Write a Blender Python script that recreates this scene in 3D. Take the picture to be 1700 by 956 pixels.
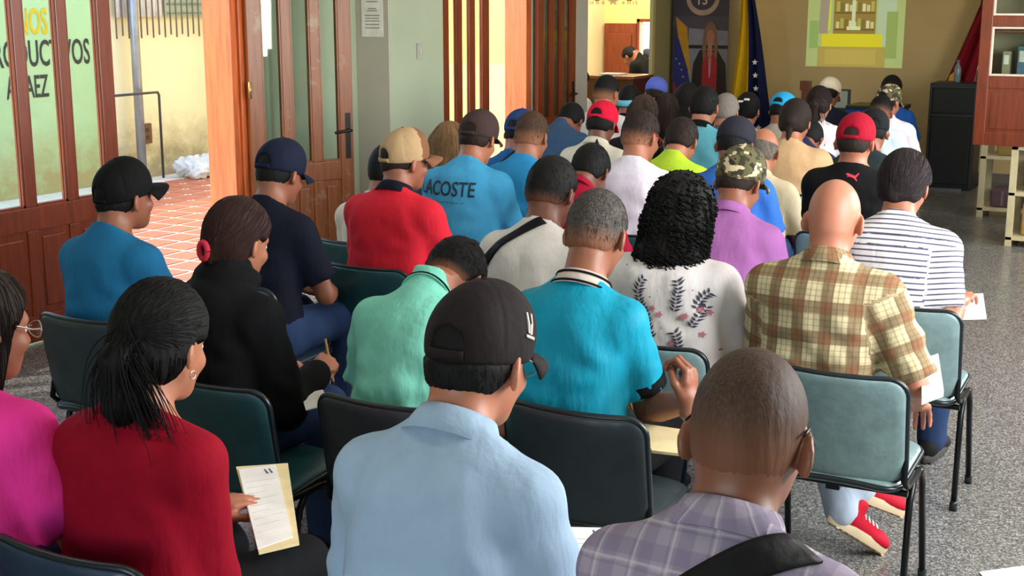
import bpy, bmesh, math, random
import numpy as np
from mathutils import Vector, Matrix, Euler
from mathutils.bvhtree import BVHTree

for _o in list(bpy.data.objects):
    bpy.data.objects.remove(_o, do_unlink=True)
scene = bpy.context.scene
COL = scene.collection
PI = math.pi
R = math.radians

# ------------------------------------------------------------------ camera
FOC, CAMH, YAW = 2200.0, 1.87, R(28)
PITCH = math.atan2(473, 2200)
cam_data = bpy.data.cameras.new('camera')
cam_data.sensor_width = 36.0
cam_data.lens = FOC / 1700 * 36.0
cam_data.clip_end = 200
cam = bpy.data.objects.new('camera', cam_data)
COL.objects.link(cam)
cam.location = (0, 0, CAMH)
cam.rotation_euler = (PI / 2 - PITCH, 0, YAW)
scene.camera = cam
cam_data.dof.use_dof = False

# ------------------------------------------------------------------ world, sun, exposure
scene.view_settings.view_transform = 'Standard'
scene.view_settings.look = 'None'
scene.view_settings.gamma = 1.0
scene.view_settings.use_curve_mapping = False
scene.view_settings.exposure = 0.0
world = bpy.data.worlds.new('world')
scene.world = world
world.use_nodes = True
wn = world.node_tree
wn.nodes.clear()
w_out = wn.nodes.new('ShaderNodeOutputWorld')
w_bg = wn.nodes.new('ShaderNodeBackground')
w_sky = wn.nodes.new('ShaderNodeTexSky')
w_sky.sky_type = 'NISHITA'
w_sky.sun_disc = False
w_sky.sun_elevation = R(50)
w_sky.sun_rotation = R(230)
w_bg.inputs['Strength'].default_value = 1.15
wn.links.new(w_sky.outputs[0], w_bg.inputs[0])
wn.links.new(w_bg.outputs[0], w_out.inputs[0])


def add_sun(direction, strength, color, angle):
    l = bpy.data.lights.new('sun', 'SUN')
    l.energy = strength
    l.color = color
    l.angle = R(angle)
    o = bpy.data.objects.new('sun', l)
    COL.objects.link(o)
    o.rotation_euler = Vector(direction).to_track_quat('-Z', 'Y').to_euler()
    o.location = (-8, 6, 9)
    return o


add_sun((0.42, 0.50, -0.76), 4.0, (1.0, 0.93, 0.82), 1.0)


def area_light(name, loc, target, sx, sy, power, color=(1, 1, 1)):
    l = bpy.data.lights.new(name, 'AREA')
    l.shape = 'RECTANGLE'
    l.size, l.size_y = sx, sy
    l.energy = power
    l.color = color
    o = bpy.data.objects.new(name, l)
    COL.objects.link(o)
    o.location = loc
    o.rotation_euler = (Vector(target) - Vector(loc)).to_track_quat('-Z', 'Y').to_euler()
    return o


# daylight entering by the windows of the right wall and the wide rear doorway (both out of frame)
area_light('window_daylight', (1.28, 3.7, 1.95), (-3, 3.7, 0.9), 2.0, 1.5, 175, (1.0, 0.985, 0.95))
area_light('window_daylight', (1.28, 6.9, 1.95), (-3, 6.9, 0.9), 2.0, 1.5, 175, (1.0, 0.985, 0.95))
area_light('window_daylight', (1.28, 10.1, 1.95), (-3, 10.1, 0.9), 2.0, 1.5, 100, (1.0, 0.98, 0.94))
area_light('doorway_daylight', (-1.2, -2.3, 1.6), (-1.6, 4, 1.0), 2.6, 2.2, 16, (1.0, 0.985, 0.95))
# added fill lamps under the ceiling, no fittings seen (out of frame)
for _y in (2.0, 6.0, 10.0):
    for _x in (-1.4, -4.0):
        area_light('ceiling_fill', (_x, _y, 3.3), (_x, _y, 0), 1.2, 0.3, 7, (1.0, 0.97, 0.9))

# ------------------------------------------------------------------ projecting helper
_cp, _sp = math.cos(PITCH), math.sin(PITCH)
FW = np.array([-math.sin(YAW) * _cp, math.cos(YAW) * _cp, -_sp])
RT = np.array([math.cos(YAW), math.sin(YAW), 0.0])
UP = np.cross(RT, FW)


def sight(px, py):
    return FW * FOC + RT * (px - 850) + UP * (478 - py)


def at_z(px, py, z):
    r = sight(px, py)
    return np.array([0, 0, CAMH]) + r * ((z - CAMH) / r[2])


def at_y(px, py, y):
    r = sight(px, py)
    return np.array([0, 0, CAMH]) + r * (y / r[1])


def at_x(px, py, x):
    r = sight(px, py)
    return np.array([0, 0, CAMH]) + r * (x / r[0])


# ------------------------------------------------------------------ materials
MATS = {}


def lin(c):
    """sRGB 0..255 triple to linear."""
    out = []
    for v in c:
        v = v / 255.0
        out.append(v / 12.92 if v <= 0.04045 else ((v + 0.055) / 1.055) ** 2.4)
    return tuple(out)


def new_mat(name):
    m = bpy.data.materials.new(name)
    m.use_nodes = True
    nt = m.node_tree
    b = nt.nodes['Principled BSDF']
    return m, nt, b


def node(nt, kind, **kw):
    n = nt.nodes.new(kind)
    for k, v in kw.items():
        setattr(n, k, v)
    return n


def math_node(nt, op, a, b=None, c=None):
    n = nt.nodes.new('ShaderNodeMath')
    n.operation = op
    for i, v in enumerate((a, b, c)):
        if v is None:
            continue
        if isinstance(v, (int, float)):
            n.inputs[i].default_value = v
        else:
            nt.links.new(v, n.inputs[i])
    return n.outputs[0]


def mix_col(nt, fac, a, b, mode='MIX'):
    n = nt.nodes.new('ShaderNodeMix')
    n.data_type = 'RGBA'
    n.blend_type = mode
    for i, v in ((0, fac), (6, a), (7, b)):
        if isinstance(v, (int, float)):
            n.inputs[i].default_value = v
        elif isinstance(v, tuple):
            n.inputs[i].default_value = (v[0], v[1], v[2], 1)
        else:
            nt.links.new(v, n.inputs[i])
    return n.outputs[2]


def tex_coord(nt, kind='Object', scale=None):
    t = nt.nodes.new('ShaderNodeTexCoord')
    o = t.outputs[kind]
    if scale is not None:
        mp = nt.nodes.new('ShaderNodeMapping')
        mp.inputs['Scale'].default_value = scale
        nt.links.new(o, mp.inputs['Vector'])
        o = mp.outputs[0]
    return o


def noise(nt, vec, scale, detail=3.0, rough=0.55, out=0):
    n = nt.nodes.new('ShaderNodeTexNoise')
    n.inputs['Scale'].default_value = scale
    n.inputs['Detail'].default_value = detail
    n.inputs['Roughness'].default_value = rough
    nt.links.new(vec, n.inputs['Vector'])
    return n.outputs[out]


def ramp(nt, fac, stops):
    n = nt.nodes.new('ShaderNodeValToRGB')
    el = n.color_ramp.elements
    while len(el) < len(stops):
        el.new(0.5)
    for e, (p, c) in zip(el, stops):
        e.position = p
        e.color = (c[0], c[1], c[2], 1)
    nt.links.new(fac, n.inputs[0])
    return n.outputs[0]


def bump(nt, b, height, strength=0.2, dist=0.01):
    n = nt.nodes.new('ShaderNodeBump')
    n.inputs['Strength'].default_value = strength
    n.inputs['Distance'].default_value = dist
    nt.links.new(height, n.inputs['Height'])
    nt.links.new(n.outputs[0], b.inputs['Normal'])


def plain(name, col, rough=0.6, metal=0.0, var=0.12, scale=9.0, spec=0.5, bmp=0.0, bscale=60):
    key = (name,)
    if key in MATS:
        return MATS[key]
    m, nt, b = new_mat(name)
    c = lin(col)
    v = tex_coord(nt)
    f = noise(nt, v, scale)
    dark = tuple(x * (1 - var) for x in c)
    lite = tuple(min(1, x * (1 + var)) for x in c)
    nt.links.new(ramp(nt, f, [(0.3, dark), (0.7, lite)]), b.inputs['Base Color'])
    b.inputs['Roughness'].default_value = rough
    b.inputs['Metallic'].default_value = metal
    b.inputs['Specular IOR Level'].default_value = spec
    if bmp:
        bump(nt, b, noise(nt, v, bscale, 4), bmp, 0.004)
    MATS[key] = m
    return m


def emit(name, col, strength):
    key = (name,)
    if key in MATS:
        return MATS[key]
    m, nt, b = new_mat(name)
    b.inputs['Base Color'].default_value = (*lin(col), 1)
    b.inputs['Emission Color'].default_value = (*lin(col), 1)
    b.inputs['Emission Strength'].default_value = strength
    MATS[key] = m
    return m


def cloth(name, col, rough=0.85, sheen=0.25, weave=420, wr=0.25, var=0.06):
    key = ('cloth', name)
    if key in MATS:
        return MATS[key]
    m, nt, b = new_mat('cloth_' + name)
    c = lin(col)
    v = tex_coord(nt)
    f = noise(nt, v, 14, 4)
    nt.links.new(ramp(nt, f, [(0.3, tuple(x * (1 - var) for x in c)), (0.7, tuple(min(1, x * (1 + var)) for x in c))]), b.inputs['Base Color'])
    b.inputs['Roughness'].default_value = rough
    b.inputs['Sheen Weight'].default_value = 0.0
    b.inputs['Specular IOR Level'].default_value = 0.15
    wv = noise(nt, tex_coord(nt, 'Object', (1.0, 1.0, 0.35)), 16, 3)
    fine = noise(nt, v, weave, 1)
    h = math_node(nt, 'ADD', math_node(nt, 'MULTIPLY', wv, 1.0), math_node(nt, 'MULTIPLY', fine, 0.05))
    bump(nt, b, h, wr, 0.03)
    MATS[key] = m
    return m


def skin_mat(tone):
    key = ('skin', tone)
    if key in MATS:
        return MATS[key]
    m, nt, b = new_mat('skin')
    c = lin(tone)
    v = tex_coord(nt)
    f = noise(nt, v, 22, 4)
    red = (c[0] * 1.08, c[1] * 0.86, c[2] * 0.82)
    nt.links.new(ramp(nt, f, [(0.3, tuple(x * 0.9 for x in c)), (0.7, red)]), b.inputs['Base Color'])
    b.inputs['Roughness'].default_value = 0.48
    b.inputs['Specular IOR Level'].default_value = 0.45
    bump(nt, b, noise(nt, v, 300, 2), 0.08, 0.002)
    MATS[key] = m
    return m


def hair_mat(col, grey=0.0, fade=None, gloss=0.55):
    key = ('hair', col, grey, fade, gloss)
    if key in MATS:
        return MATS[key]
    m, nt, b = new_mat('hair')
    c = lin(col)
    v = tex_coord(nt, 'Object', (1, 1, 0.16))
    f = noise(nt, v, 260, 3)
    base = ramp(nt, f, [(0.3, tuple(x * 0.6 for x in c)), (0.72, tuple(min(1, x * 1.5 + 0.002) for x in c))])
    if grey > 0:
        g = noise(nt, tex_coord(nt), 420, 2)
        gm = ramp(nt, g, [(0.60 - 0.3 * grey, (0, 0, 0)), (0.85 - 0.2 * grey, (1, 1, 1))])
        base = mix_col(nt, math_node(nt, 'MULTIPLY', gm, min(1, grey * 1.1)), base, (0.26, 0.23, 0.20))
    if fade is not None:                      # clipped sides: stubble over skin, by hair length
        a = node(nt, 'ShaderNodeAttribute', attribute_name='length')
        sk = tuple(x * 0.82 for x in lin(fade))
        base = mix_col(nt, a.outputs['Fac'], sk, base)
    nt.links.new(base, b.inputs['Base Color'])
    b.inputs['Roughness'].default_value = gloss
    b.inputs['Specular IOR Level'].default_value = 0.18
    bump(nt, b, f, 0.35, 0.003)
    MATS[key] = m
    return m


def wood_mat(name, col, rough=0.3, coat=0.4, axis=(9, 9, 0.7), wear=0.0):
    key = ('wood', name)
    if key in MATS:
        return MATS[key]
    m, nt, b = new_mat('wood_' + name)
    c = lin(col)
    v = tex_coord(nt, 'Object', axis)
    f = noise(nt, v, 5, 5, 0.6)
    base = ramp(nt, f, [(0.25, tuple(x * 0.55 for x in c)), (0.5, c), (0.8, tuple(min(1, x * 1.35) for x in c))])
    if wear:
        g = noise(nt, tex_coord(nt), 5, 6, 0.7)
        gm = ramp(nt, g, [(0.58, (0, 0, 0)), (0.66, (wear, wear, wear))])
        base = mix_col(nt, gm, base, lin((150, 128, 100)))
    nt.links.new(base, b.inputs['Base Color'])
    b.inputs['Roughness'].default_value = rough
    b.inputs['Coat Weight'].default_value = coat
    b.inputs['Coat Roughness'].default_value = 0.25
    bump(nt, b, f, 0.12, 0.003)
    MATS[key] = m
    return m


def glass_mat(name='pane_glass', tint=(0.93, 0.97, 0.95), rough=0.02):
    key = (name,)
    if key in MATS:
        return MATS[key]
    m, nt, b = new_mat(name)
    nt.nodes.remove(b)
    out = nt.nodes['Material Output']
    tr = node(nt, 'ShaderNodeBsdfTransparent')
    tr.inputs[0].default_value = (*tint, 1)
    gl = node(nt, 'ShaderNodeBsdfGlossy')
    gl.inputs['Roughness'].default_value = rough
    lw = node(nt, 'ShaderNodeLayerWeight')
    fr = node(nt, 'ShaderNodeMath', operation='MULTIPLY_ADD')
    nt.links.new(math_node(nt, 'POWER', lw.outputs['Facing'], 4.0), fr.inputs[0])
    fr.inputs[1].default_value = 0.75
    fr.inputs[2].default_value = 0.035
    mx = node(nt, 'ShaderNodeMixShader')
    nt.links.new(fr.outputs[0], mx.inputs[0])
    nt.links.new(tr.outputs[0], mx.inputs[1])
    nt.links.new(gl.outputs[0], mx.inputs[2])
    nt.links.new(mx.outputs[0], out.inputs[0])
    MATS[key] = m
    return m


# ------------------------------------------------------------------ mesh helpers
def link_mesh(name, verts, faces, mat, parent=None, smooth=False):
    me = bpy.data.meshes.new(name)
    me.from_pydata([tuple(map(float, v)) for v in verts], [], faces)
    if smooth:
        me.polygons.foreach_set('use_smooth', [True] * len(me.polygons))
    me.update()
    return link_me(name, me, mat, parent)


def link_me(name, me, mat, parent=None):
    o = bpy.data.objects.new(name, me)
    if mat is not None and not me.materials:
        me.materials.append(mat)
    COL.objects.link(o)
    if parent is not None:
        o.parent = parent
    return o


def tag(o, label=None, cat=None, group=None, kind=None):
    for k, v in (('label', label), ('category', cat), ('group', group), ('kind', kind)):
        if v:
            o[k] = v
    return o


def empty(name, loc=(0, 0, 0), rz=0.0):
    o = bpy.data.objects.new(name, None)
    COL.objects.link(o)
    o.location = loc
    o.rotation_euler = (0, 0, rz)
    o.empty_display_size = 0.1
    return o


class MB:
    """collects simple solids into one mesh"""

    def __init__(s):
        s.v, s.f = [], []

    def box(s, lo, hi, bev=0.0):
        x0, y0, z0 = lo
        x1, y1, z1 = hi
        if bev <= 0:
            n = len(s.v)
            s.v += [(x0, y0, z0), (x1, y0, z0), (x1, y1, z0), (x0, y1, z0), (x0, y0, z1), (x1, y0, z1), (x1, y1, z1), (x0, y1, z1)]
            s.f += [(n, n + 3, n + 2, n + 1), (n + 4, n + 5, n + 6, n + 7), (n, n + 1, n + 5, n + 4), (n + 1, n + 2, n + 6, n + 5), (n + 2, n + 3, n + 7, n + 6), (n + 3, n, n + 4, n + 7)]
        else:
            bm = bmesh.new()
            bmesh.ops.create_cube(bm, size=1)
            for v in bm.verts:
                v.co = Vector(((x0 + x1) / 2 + v.co.x * (x1 - x0), (y0 + y1) / 2 + v.co.y * (y1 - y0), (z0 + z1) / 2 + v.co.z * (z1 - z0)))
            bmesh.ops.bevel(bm, geom=list(bm.edges), offset=bev, segments=2, affect='EDGES', profile=0.6)
            s.add_bm(bm)
        return s

    def add_bm(s, bm):
        n = len(s.v)
        bm.verts.index_update()
        s.v += [tuple(v.co) for v in bm.verts]
        s.f += [tuple(n + v.index for v in f.verts) for f in bm.faces]
        bm.free()

    def tube(s, pts, r, seg=8, r1=None, cap=True):
        pts = [Vector(p) for p in pts]
        n0 = len(s.v)
        N = len(pts)
        prev = None
        for i, p in enumerate(pts):
            if i == 0:
                d = pts[1] - pts[0]
            elif i == N - 1:
                d = pts[-1] - pts[-2]
            else:
                d = (pts[i + 1] - p).normalized() + (p - pts[i - 1]).normalized()
            d.normalize()
            if prev is None:
                a = Vector((0, 0, 1)) if abs(d.z) < 0.9 else Vector((1, 0, 0))
                u = d.cross(a).normalized()
            else:
                u = (prev - d * prev.dot(d)).normalized()
            prev = u
            w = d.cross(u)
            rr = r if r1 is None else r + (r1 - r) * i / (N - 1)
            for k in range(seg):
                t = 2 * PI * k / seg
                s.v.append(tuple(p + u * (rr * math.cos(t)) + w * (rr * math.sin(t))))
        for i in range(N - 1):
            for k in range(seg):
                a = n0 + i * seg + k
                b = n0 + i * seg + (k + 1) % seg
                s.f.append((a, b, b + seg, a + seg))
        if cap:
            s.f.append(tuple(n0 + k for k in range(seg))[::-1])
            s.f.append(tuple(n0 + (N - 1) * seg + k for k in range(seg)))
        return s

    def lathe(s, prof, seg=20, c=(0, 0, 0)):
        n0 = len(s.v)
        for r, z in prof:
            for k in range(seg):
                t = 2 * PI * k / seg
                s.v.append((c[0] + r * math.cos(t), c[1] + r * math.sin(t), c[2] + z))
        for i in range(len(prof) - 1):
            for k in range(seg):
                a = n0 + i * seg + k
                b = n0 + i * seg + (k + 1) % seg
                s.f.append((a, b, b + seg, a + seg))
        s.f.append(tuple(n0 + k for k in range(seg))[::-1])
        s.f.append(tuple(n0 + (len(prof) - 1) * seg + k for k in range(seg)))
        return s

    def prism(s, poly, lo, hi, axes=(0, 2, 1)):
        """poly in two axes extruded along a third"""
        n = len(poly)
        n0 = len(s.v)
        for e in (lo, hi):
            for p in poly:
                q = [0, 0, 0]
                q[axes[0]], q[axes[1]], q[axes[2]] = p[0], p[1], e
                s.v.append(tuple(q))
        s.f.append(tuple(n0 + i for i in range(n)))
        s.f.append(tuple(n0 + n + i for i in range(n))[::-1])
        for i in range(n):
            j = (i + 1) % n
            s.f.append((n0 + i, n0 + n + i, n0 + n + j, n0 + j))
        return s

    def sheet(s, grid, thick, normal=None):
        """closed thin solid over a grid of points [rows][cols]"""
        rows, cols = len(grid), len(grid[0])
        G = np.array([[tuple(p) for p in r] for r in grid], float)
        du = np.gradient(G, axis=1)
        dv = np.gradient(G, axis=0)
        nn = np.cross(du, dv)
        nn /= np.linalg.norm(nn, axis=2, keepdims=True) + 1e-9
        n0 = len(s.v)
        for gg in (G + nn * thick / 2, G - nn * thick / 2):
            s.v += [tuple(p) for p in gg.reshape(-1, 3)]
        M = rows * cols
        for i in range(rows - 1):
            for j in range(cols - 1):
                a = n0 + i * cols + j
                q = (a, a + 1, a + cols + 1, a + cols)
                s.f.append(q)
                s.f.append(tuple(x + M for x in q[::-1]))
        loop = [i for i in range(cols)] + [i * cols + cols - 1 for i in range(1, rows)] + [(rows - 1) * cols + j for j in range(cols - 2, -1, -1)] + [i * cols for i in range(rows - 2, 0, -1)]
        for k in range(len(loop)):
            a, b = n0 + loop[k], n0 + loop[(k + 1) % len(loop)]
            s.f.append((a, a + M, b + M, b))
        return s

    def build(s, name, mat, parent=None, smooth=False, xf=None):
        v = s.v
        if xf is not None:
            v = [tuple(xf @ Vector(p)) for p in v]
        o = link_mesh(name, v, s.f, mat, parent, smooth)
        bm = bmesh.new()
        bm.from_mesh(o.data)
        bmesh.ops.recalc_face_normals(bm, faces=bm.faces)
        bm.to_mesh(o.data)
        bm.free()
        return o


def smooth_by_angle(o, deg=40):
    me = o.data
    me.polygons.foreach_set('use_smooth', [True] * len(me.polygons))
    bm = bmesh.new()
    bm.from_mesh(me)
    lim = R(deg)
    for e in bm.edges:
        if len(e.link_faces) == 2 and e.calc_face_angle(0) > lim:
            e.smooth = False
    bm.to_mesh(me)
    bm.free()
    return o


def copy_tree(o, parent=None):
    c = o.copy()
    COL.objects.link(c)
    if parent is not None:
        c.parent = parent
    for ch in list(o.children):
        copy_tree(ch, c)
    return c


def text_mesh(txt, size, bold=False, depth=0.0, sx=1.0):
    cu = bpy.data.curves.new('lettering', 'FONT')
    cu.body = txt
    cu.size = size
    cu.align_x = 'CENTER'
    cu.align_y = 'CENTER'
    cu.offset = 0.012 * size if bold else 0.0
    cu.extrude = depth
    cu.resolution_u = 3
    o = bpy.data.objects.new('lettering', cu)
    COL.objects.link(o)
    dg = bpy.context.evaluated_depsgraph_get()
    dg.update()
    me = bpy.data.meshes.new_from_object(o.evaluated_get(dg))
    v = [((p.co.x * sx), p.co.y, p.co.z) for p in me.vertices]
    f = [tuple(p.vertices) for p in me.polygons]
    bpy.data.objects.remove(o, do_unlink=True)
    bpy.data.curves.remove(cu)
    bpy.data.meshes.remove(me)
    return v, f
# ------------------------------------------------------------------ implicit-surface modelling of figures
f32 = np.float32


def axis(lo, hi, h, fine=()):
    out = [lo]
    while out[-1] < hi:
        p = out[-1]
        st = h
        for a, b, hf in fine:
            if a - hf <= p <= b:
                st = min(st, hf)
            elif a - h < p < a:
                st = min(st, max(hf, (a - p)))
        out.append(p + st)
    return np.array(out, f32)


class Field:
    def __init__(s, xs, ys, zs):
        s.ax = (xs, ys, zs)
        s.d = np.full((len(xs), len(ys), len(zs)), 0.25, f32)

    def region(s, lo, hi):
        sl = []
        for a, l, h in zip(s.ax, lo, hi):
            sl.append(slice(max(0, int(np.searchsorted(a, l)) - 1), min(len(a), int(np.searchsorted(a, h)) + 1)))
        return tuple(sl)

    def coords(s, sl):
        return s.ax[0][sl[0]][:, None, None], s.ax[1][sl[1]][None, :, None], s.ax[2][sl[2]][None, None, :]

    def union(s, prim, k=0.012, off=0.0):
        fn, lo, hi = prim
        m = k + off + 0.03
        sl = s.region(np.asarray(lo) - m, np.asarray(hi) + m)
        v = (fn(*s.coords(sl)) - off).astype(f32)
        a = s.d[sl]
        if a.size == 0:
            return
        h = np.maximum(k - np.abs(a - v), 0) / k
        s.d[sl] = np.minimum(a, v) - h * h * (k * 0.25)

    def cut(s, prim, k=0.008):
        """remove a primitive"""
        fn, lo, hi = prim
        m = k + 0.03
        sl = s.region(np.asarray(lo) - m, np.asarray(hi) + m)
        v = -(fn(*s.coords(sl))).astype(f32)
        a = s.d[sl]
        if a.size == 0:
            return
        h = np.maximum(k - np.abs(a - v), 0) / k
        s.d[sl] = np.maximum(a, v) + h * h * (k * 0.25)

    def keep(s, fn, k=0.004):
        v = fn(s.ax[0][:, None, None], s.ax[1][None, :, None], s.ax[2][None, None, :]).astype(f32)
        h = np.maximum(k - np.abs(s.d - v), 0) / k
        s.d = np.maximum(s.d, v) + h * h * (k * 0.25)

    def mesh(s, smooth=2):
        d = s.d
        d[0], d[-1] = 0.1, 0.1
        d[:, 0], d[:, -1] = 0.1, 0.1
        d[:, :, 0], d[:, :, -1] = 0.1, 0.1
        nx, ny, nz = d.shape
        cs = (nx - 1, ny - 1, nz - 1)
        neg = d < 0
        acc_i, acc_p, quads = [], [], []
        for axn in range(3):
            sl0 = [slice(None)] * 3
            sl1 = [slice(None)] * 3
            sl0[axn] = slice(0, -1)
            sl1[axn] = slice(1, None)
            cr = neg[tuple(sl0)] != neg[tuple(sl1)]
            I = np.argwhere(cr)
            if len(I) == 0:
                continue
            J = I.copy()
            J[:, axn] += 1
            d0 = d[I[:, 0], I[:, 1], I[:, 2]]
            d1 = d[J[:, 0], J[:, 1], J[:, 2]]
            t = (d0 / (d0 - d1))
            P0 = np.stack([s.ax[q][I[:, q]] for q in range(3)], 1)
            P1 = np.stack([s.ax[q][J[:, q]] for q in range(3)], 1)
            P = P0 + (P1 - P0) * t[:, None]
            b, c = [(1, 2), (2, 0), (0, 1)][axn]
            four = []
            for ob, oc in ((-1, -1), (0, -1), (0, 0), (-1, 0)):
                K = I.copy()
                K[:, b] += ob
                K[:, c] += oc
                ci = (K[:, 0] * cs[1] + K[:, 1]) * cs[2] + K[:, 2]
                four.append(ci)
                acc_i.append(ci)
                acc_p.append(P)
            Q = np.stack(four, 1)
            fl = d0 > 0
            Q[fl] = Q[fl][:, ::-1]
            quads.append(Q)
        if not quads:
            return np.zeros((0, 3)), np.zeros((0, 4), int)
        ai = np.concatenate(acc_i)
        ap = np.concatenate(acc_p)
        Q = np.concatenate(quads)
        uq, inv = np.unique(ai, return_inverse=True)
        n = len(uq)
        cnt = np.bincount(inv, minlength=n)
        V = np.stack([np.bincount(inv, ap[:, q], n) / cnt for q in range(3)], 1)
        F = np.searchsorted(uq, Q)
        return relax(V, F, smooth), F


def relax(V, F, it):
    n = len(V)
    if it <= 0 or n == 0:
        return V
    a = np.concatenate([F[:, 0], F[:, 1], F[:, 2], F[:, 3]])
    b = np.concatenate([F[:, 1], F[:, 2], F[:, 3], F[:, 0]])
    ii = np.concatenate([a, b])
    jj = np.concatenate([b, a])
    cnt = np.maximum(np.bincount(ii, minlength=n), 1)[:, None]
    for k in range(it):
        for lam in (0.5, -0.45):
            A = np.stack([np.bincount(ii, V[jj, q], n) for q in range(3)], 1) / cnt
            V = V + (A - V) * lam
    return V


def normals_of(V, F):
    n = np.cross(V[F[:, 2]] - V[F[:, 0]], V[F[:, 3]] - V[F[:, 1]])
    out = np.zeros_like(V)
    for k in range(4):
        for q in range(3):
            out[:, q] += np.bincount(F[:, k], n[:, q], len(V))
    return out / (np.linalg.norm(out, axis=1, keepdims=True) + 1e-9)


def quad_mesh(name, V, F, attrs=None):
    me = bpy.data.meshes.new(name)
    me.vertices.add(len(V))
    me.vertices.foreach_set('co', np.asarray(V, f32).ravel())
    nf = len(F)
    k = F.shape[1] if nf else 4
    me.loops.add(nf * k)
    me.loops.foreach_set('vertex_index', np.asarray(F, np.int32).ravel())
    me.polygons.add(nf)
    me.polygons.foreach_set('loop_start', np.arange(0, nf * k, k, dtype=np.int32))
    me.polygons.foreach_set('use_smooth', np.ones(nf, bool))
    for nm, (dim, arr) in (attrs or {}).items():
        at = me.attributes.new(nm, 'FLOAT' if dim == 1 else 'FLOAT_VECTOR', 'POINT')
        at.data.foreach_set('value' if dim == 1 else 'vector', np.asarray(arr, f32).ravel())
    me.update(calc_edges=True)
    me.validate()
    return me


def cone(a, b, ra, rb, sc=None):
    """rounded cone between two points"""
    a = np.asarray(a, float)
    b = np.asarray(b, float)
    ab = b - a
    L2 = float(ab @ ab) + 1e-12
    m = max(ra, rb)

    def fn(X, Y, Z):
        px, py, pz = X - f32(a[0]), Y - f32(a[1]), Z - f32(a[2])
        t = np.clip((px * f32(ab[0]) + py * f32(ab[1]) + pz * f32(ab[2])) / f32(L2), 0, 1)
        dx, dy, dz = px - t * f32(ab[0]), py - t * f32(ab[1]), pz - t * f32(ab[2])
        return np.sqrt(dx * dx + dy * dy + dz * dz) - (f32(ra) + f32(rb - ra) * t)
    return fn, np.minimum(a, b) - m, np.maximum(a, b) + m


def ellip(c, r, M=None):
    c = np.asarray(c, float)
    r = np.asarray(r, float)
    if M is None:
        M = np.eye(3)
    m = max(r)
    ext = np.sqrt(((M * r[None, :]) ** 2).sum(1))

    def fn(X, Y, Z):
        px, py, pz = X - f32(c[0]), Y - f32(c[1]), Z - f32(c[2])
        k0 = 0
        k1 = 0
        for i in range(3):
            q = px * f32(M[0, i]) + py * f32(M[1, i]) + pz * f32(M[2, i])
            u = q / f32(r[i])
            k0 = k0 + u * u
            k1 = k1 + (u / f32(r[i])) ** 2
        k0 = np.sqrt(k0)
        k1 = np.sqrt(k1) + f32(1e-6)
        return k0 * (k0 - 1) / k1
    return fn, c - ext, c + ext


def rot3(rx=0, ry=0, rz=0):
    return np.array(Euler((rx, ry, rz), 'XYZ').to_matrix())


# ---------------------------------------------------------------- skeleton
class Pose:
    pass


TT = np.array([-0.20, 0.0, 0.12, 0.32, 0.50, 0.66, 0.80, 0.90, 0.97, 1.03, 1.10])
TA = np.array([0.165, 0.180, 0.175, 0.152, 0.152, 0.162, 0.166, 0.146, 0.098, 0.064, 0.05])
TB = np.array([0.110, 0.118, 0.108, 0.092, 0.092, 0.100, 0.106, 0.094, 0.072, 0.058, 0.05])   # behind the spine line
TF = np.array([0.110, 0.118, 0.118, 0.112, 0.110, 0.112, 0.108, 0.088, 0.064, 0.054, 0.05])   # in front


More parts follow.
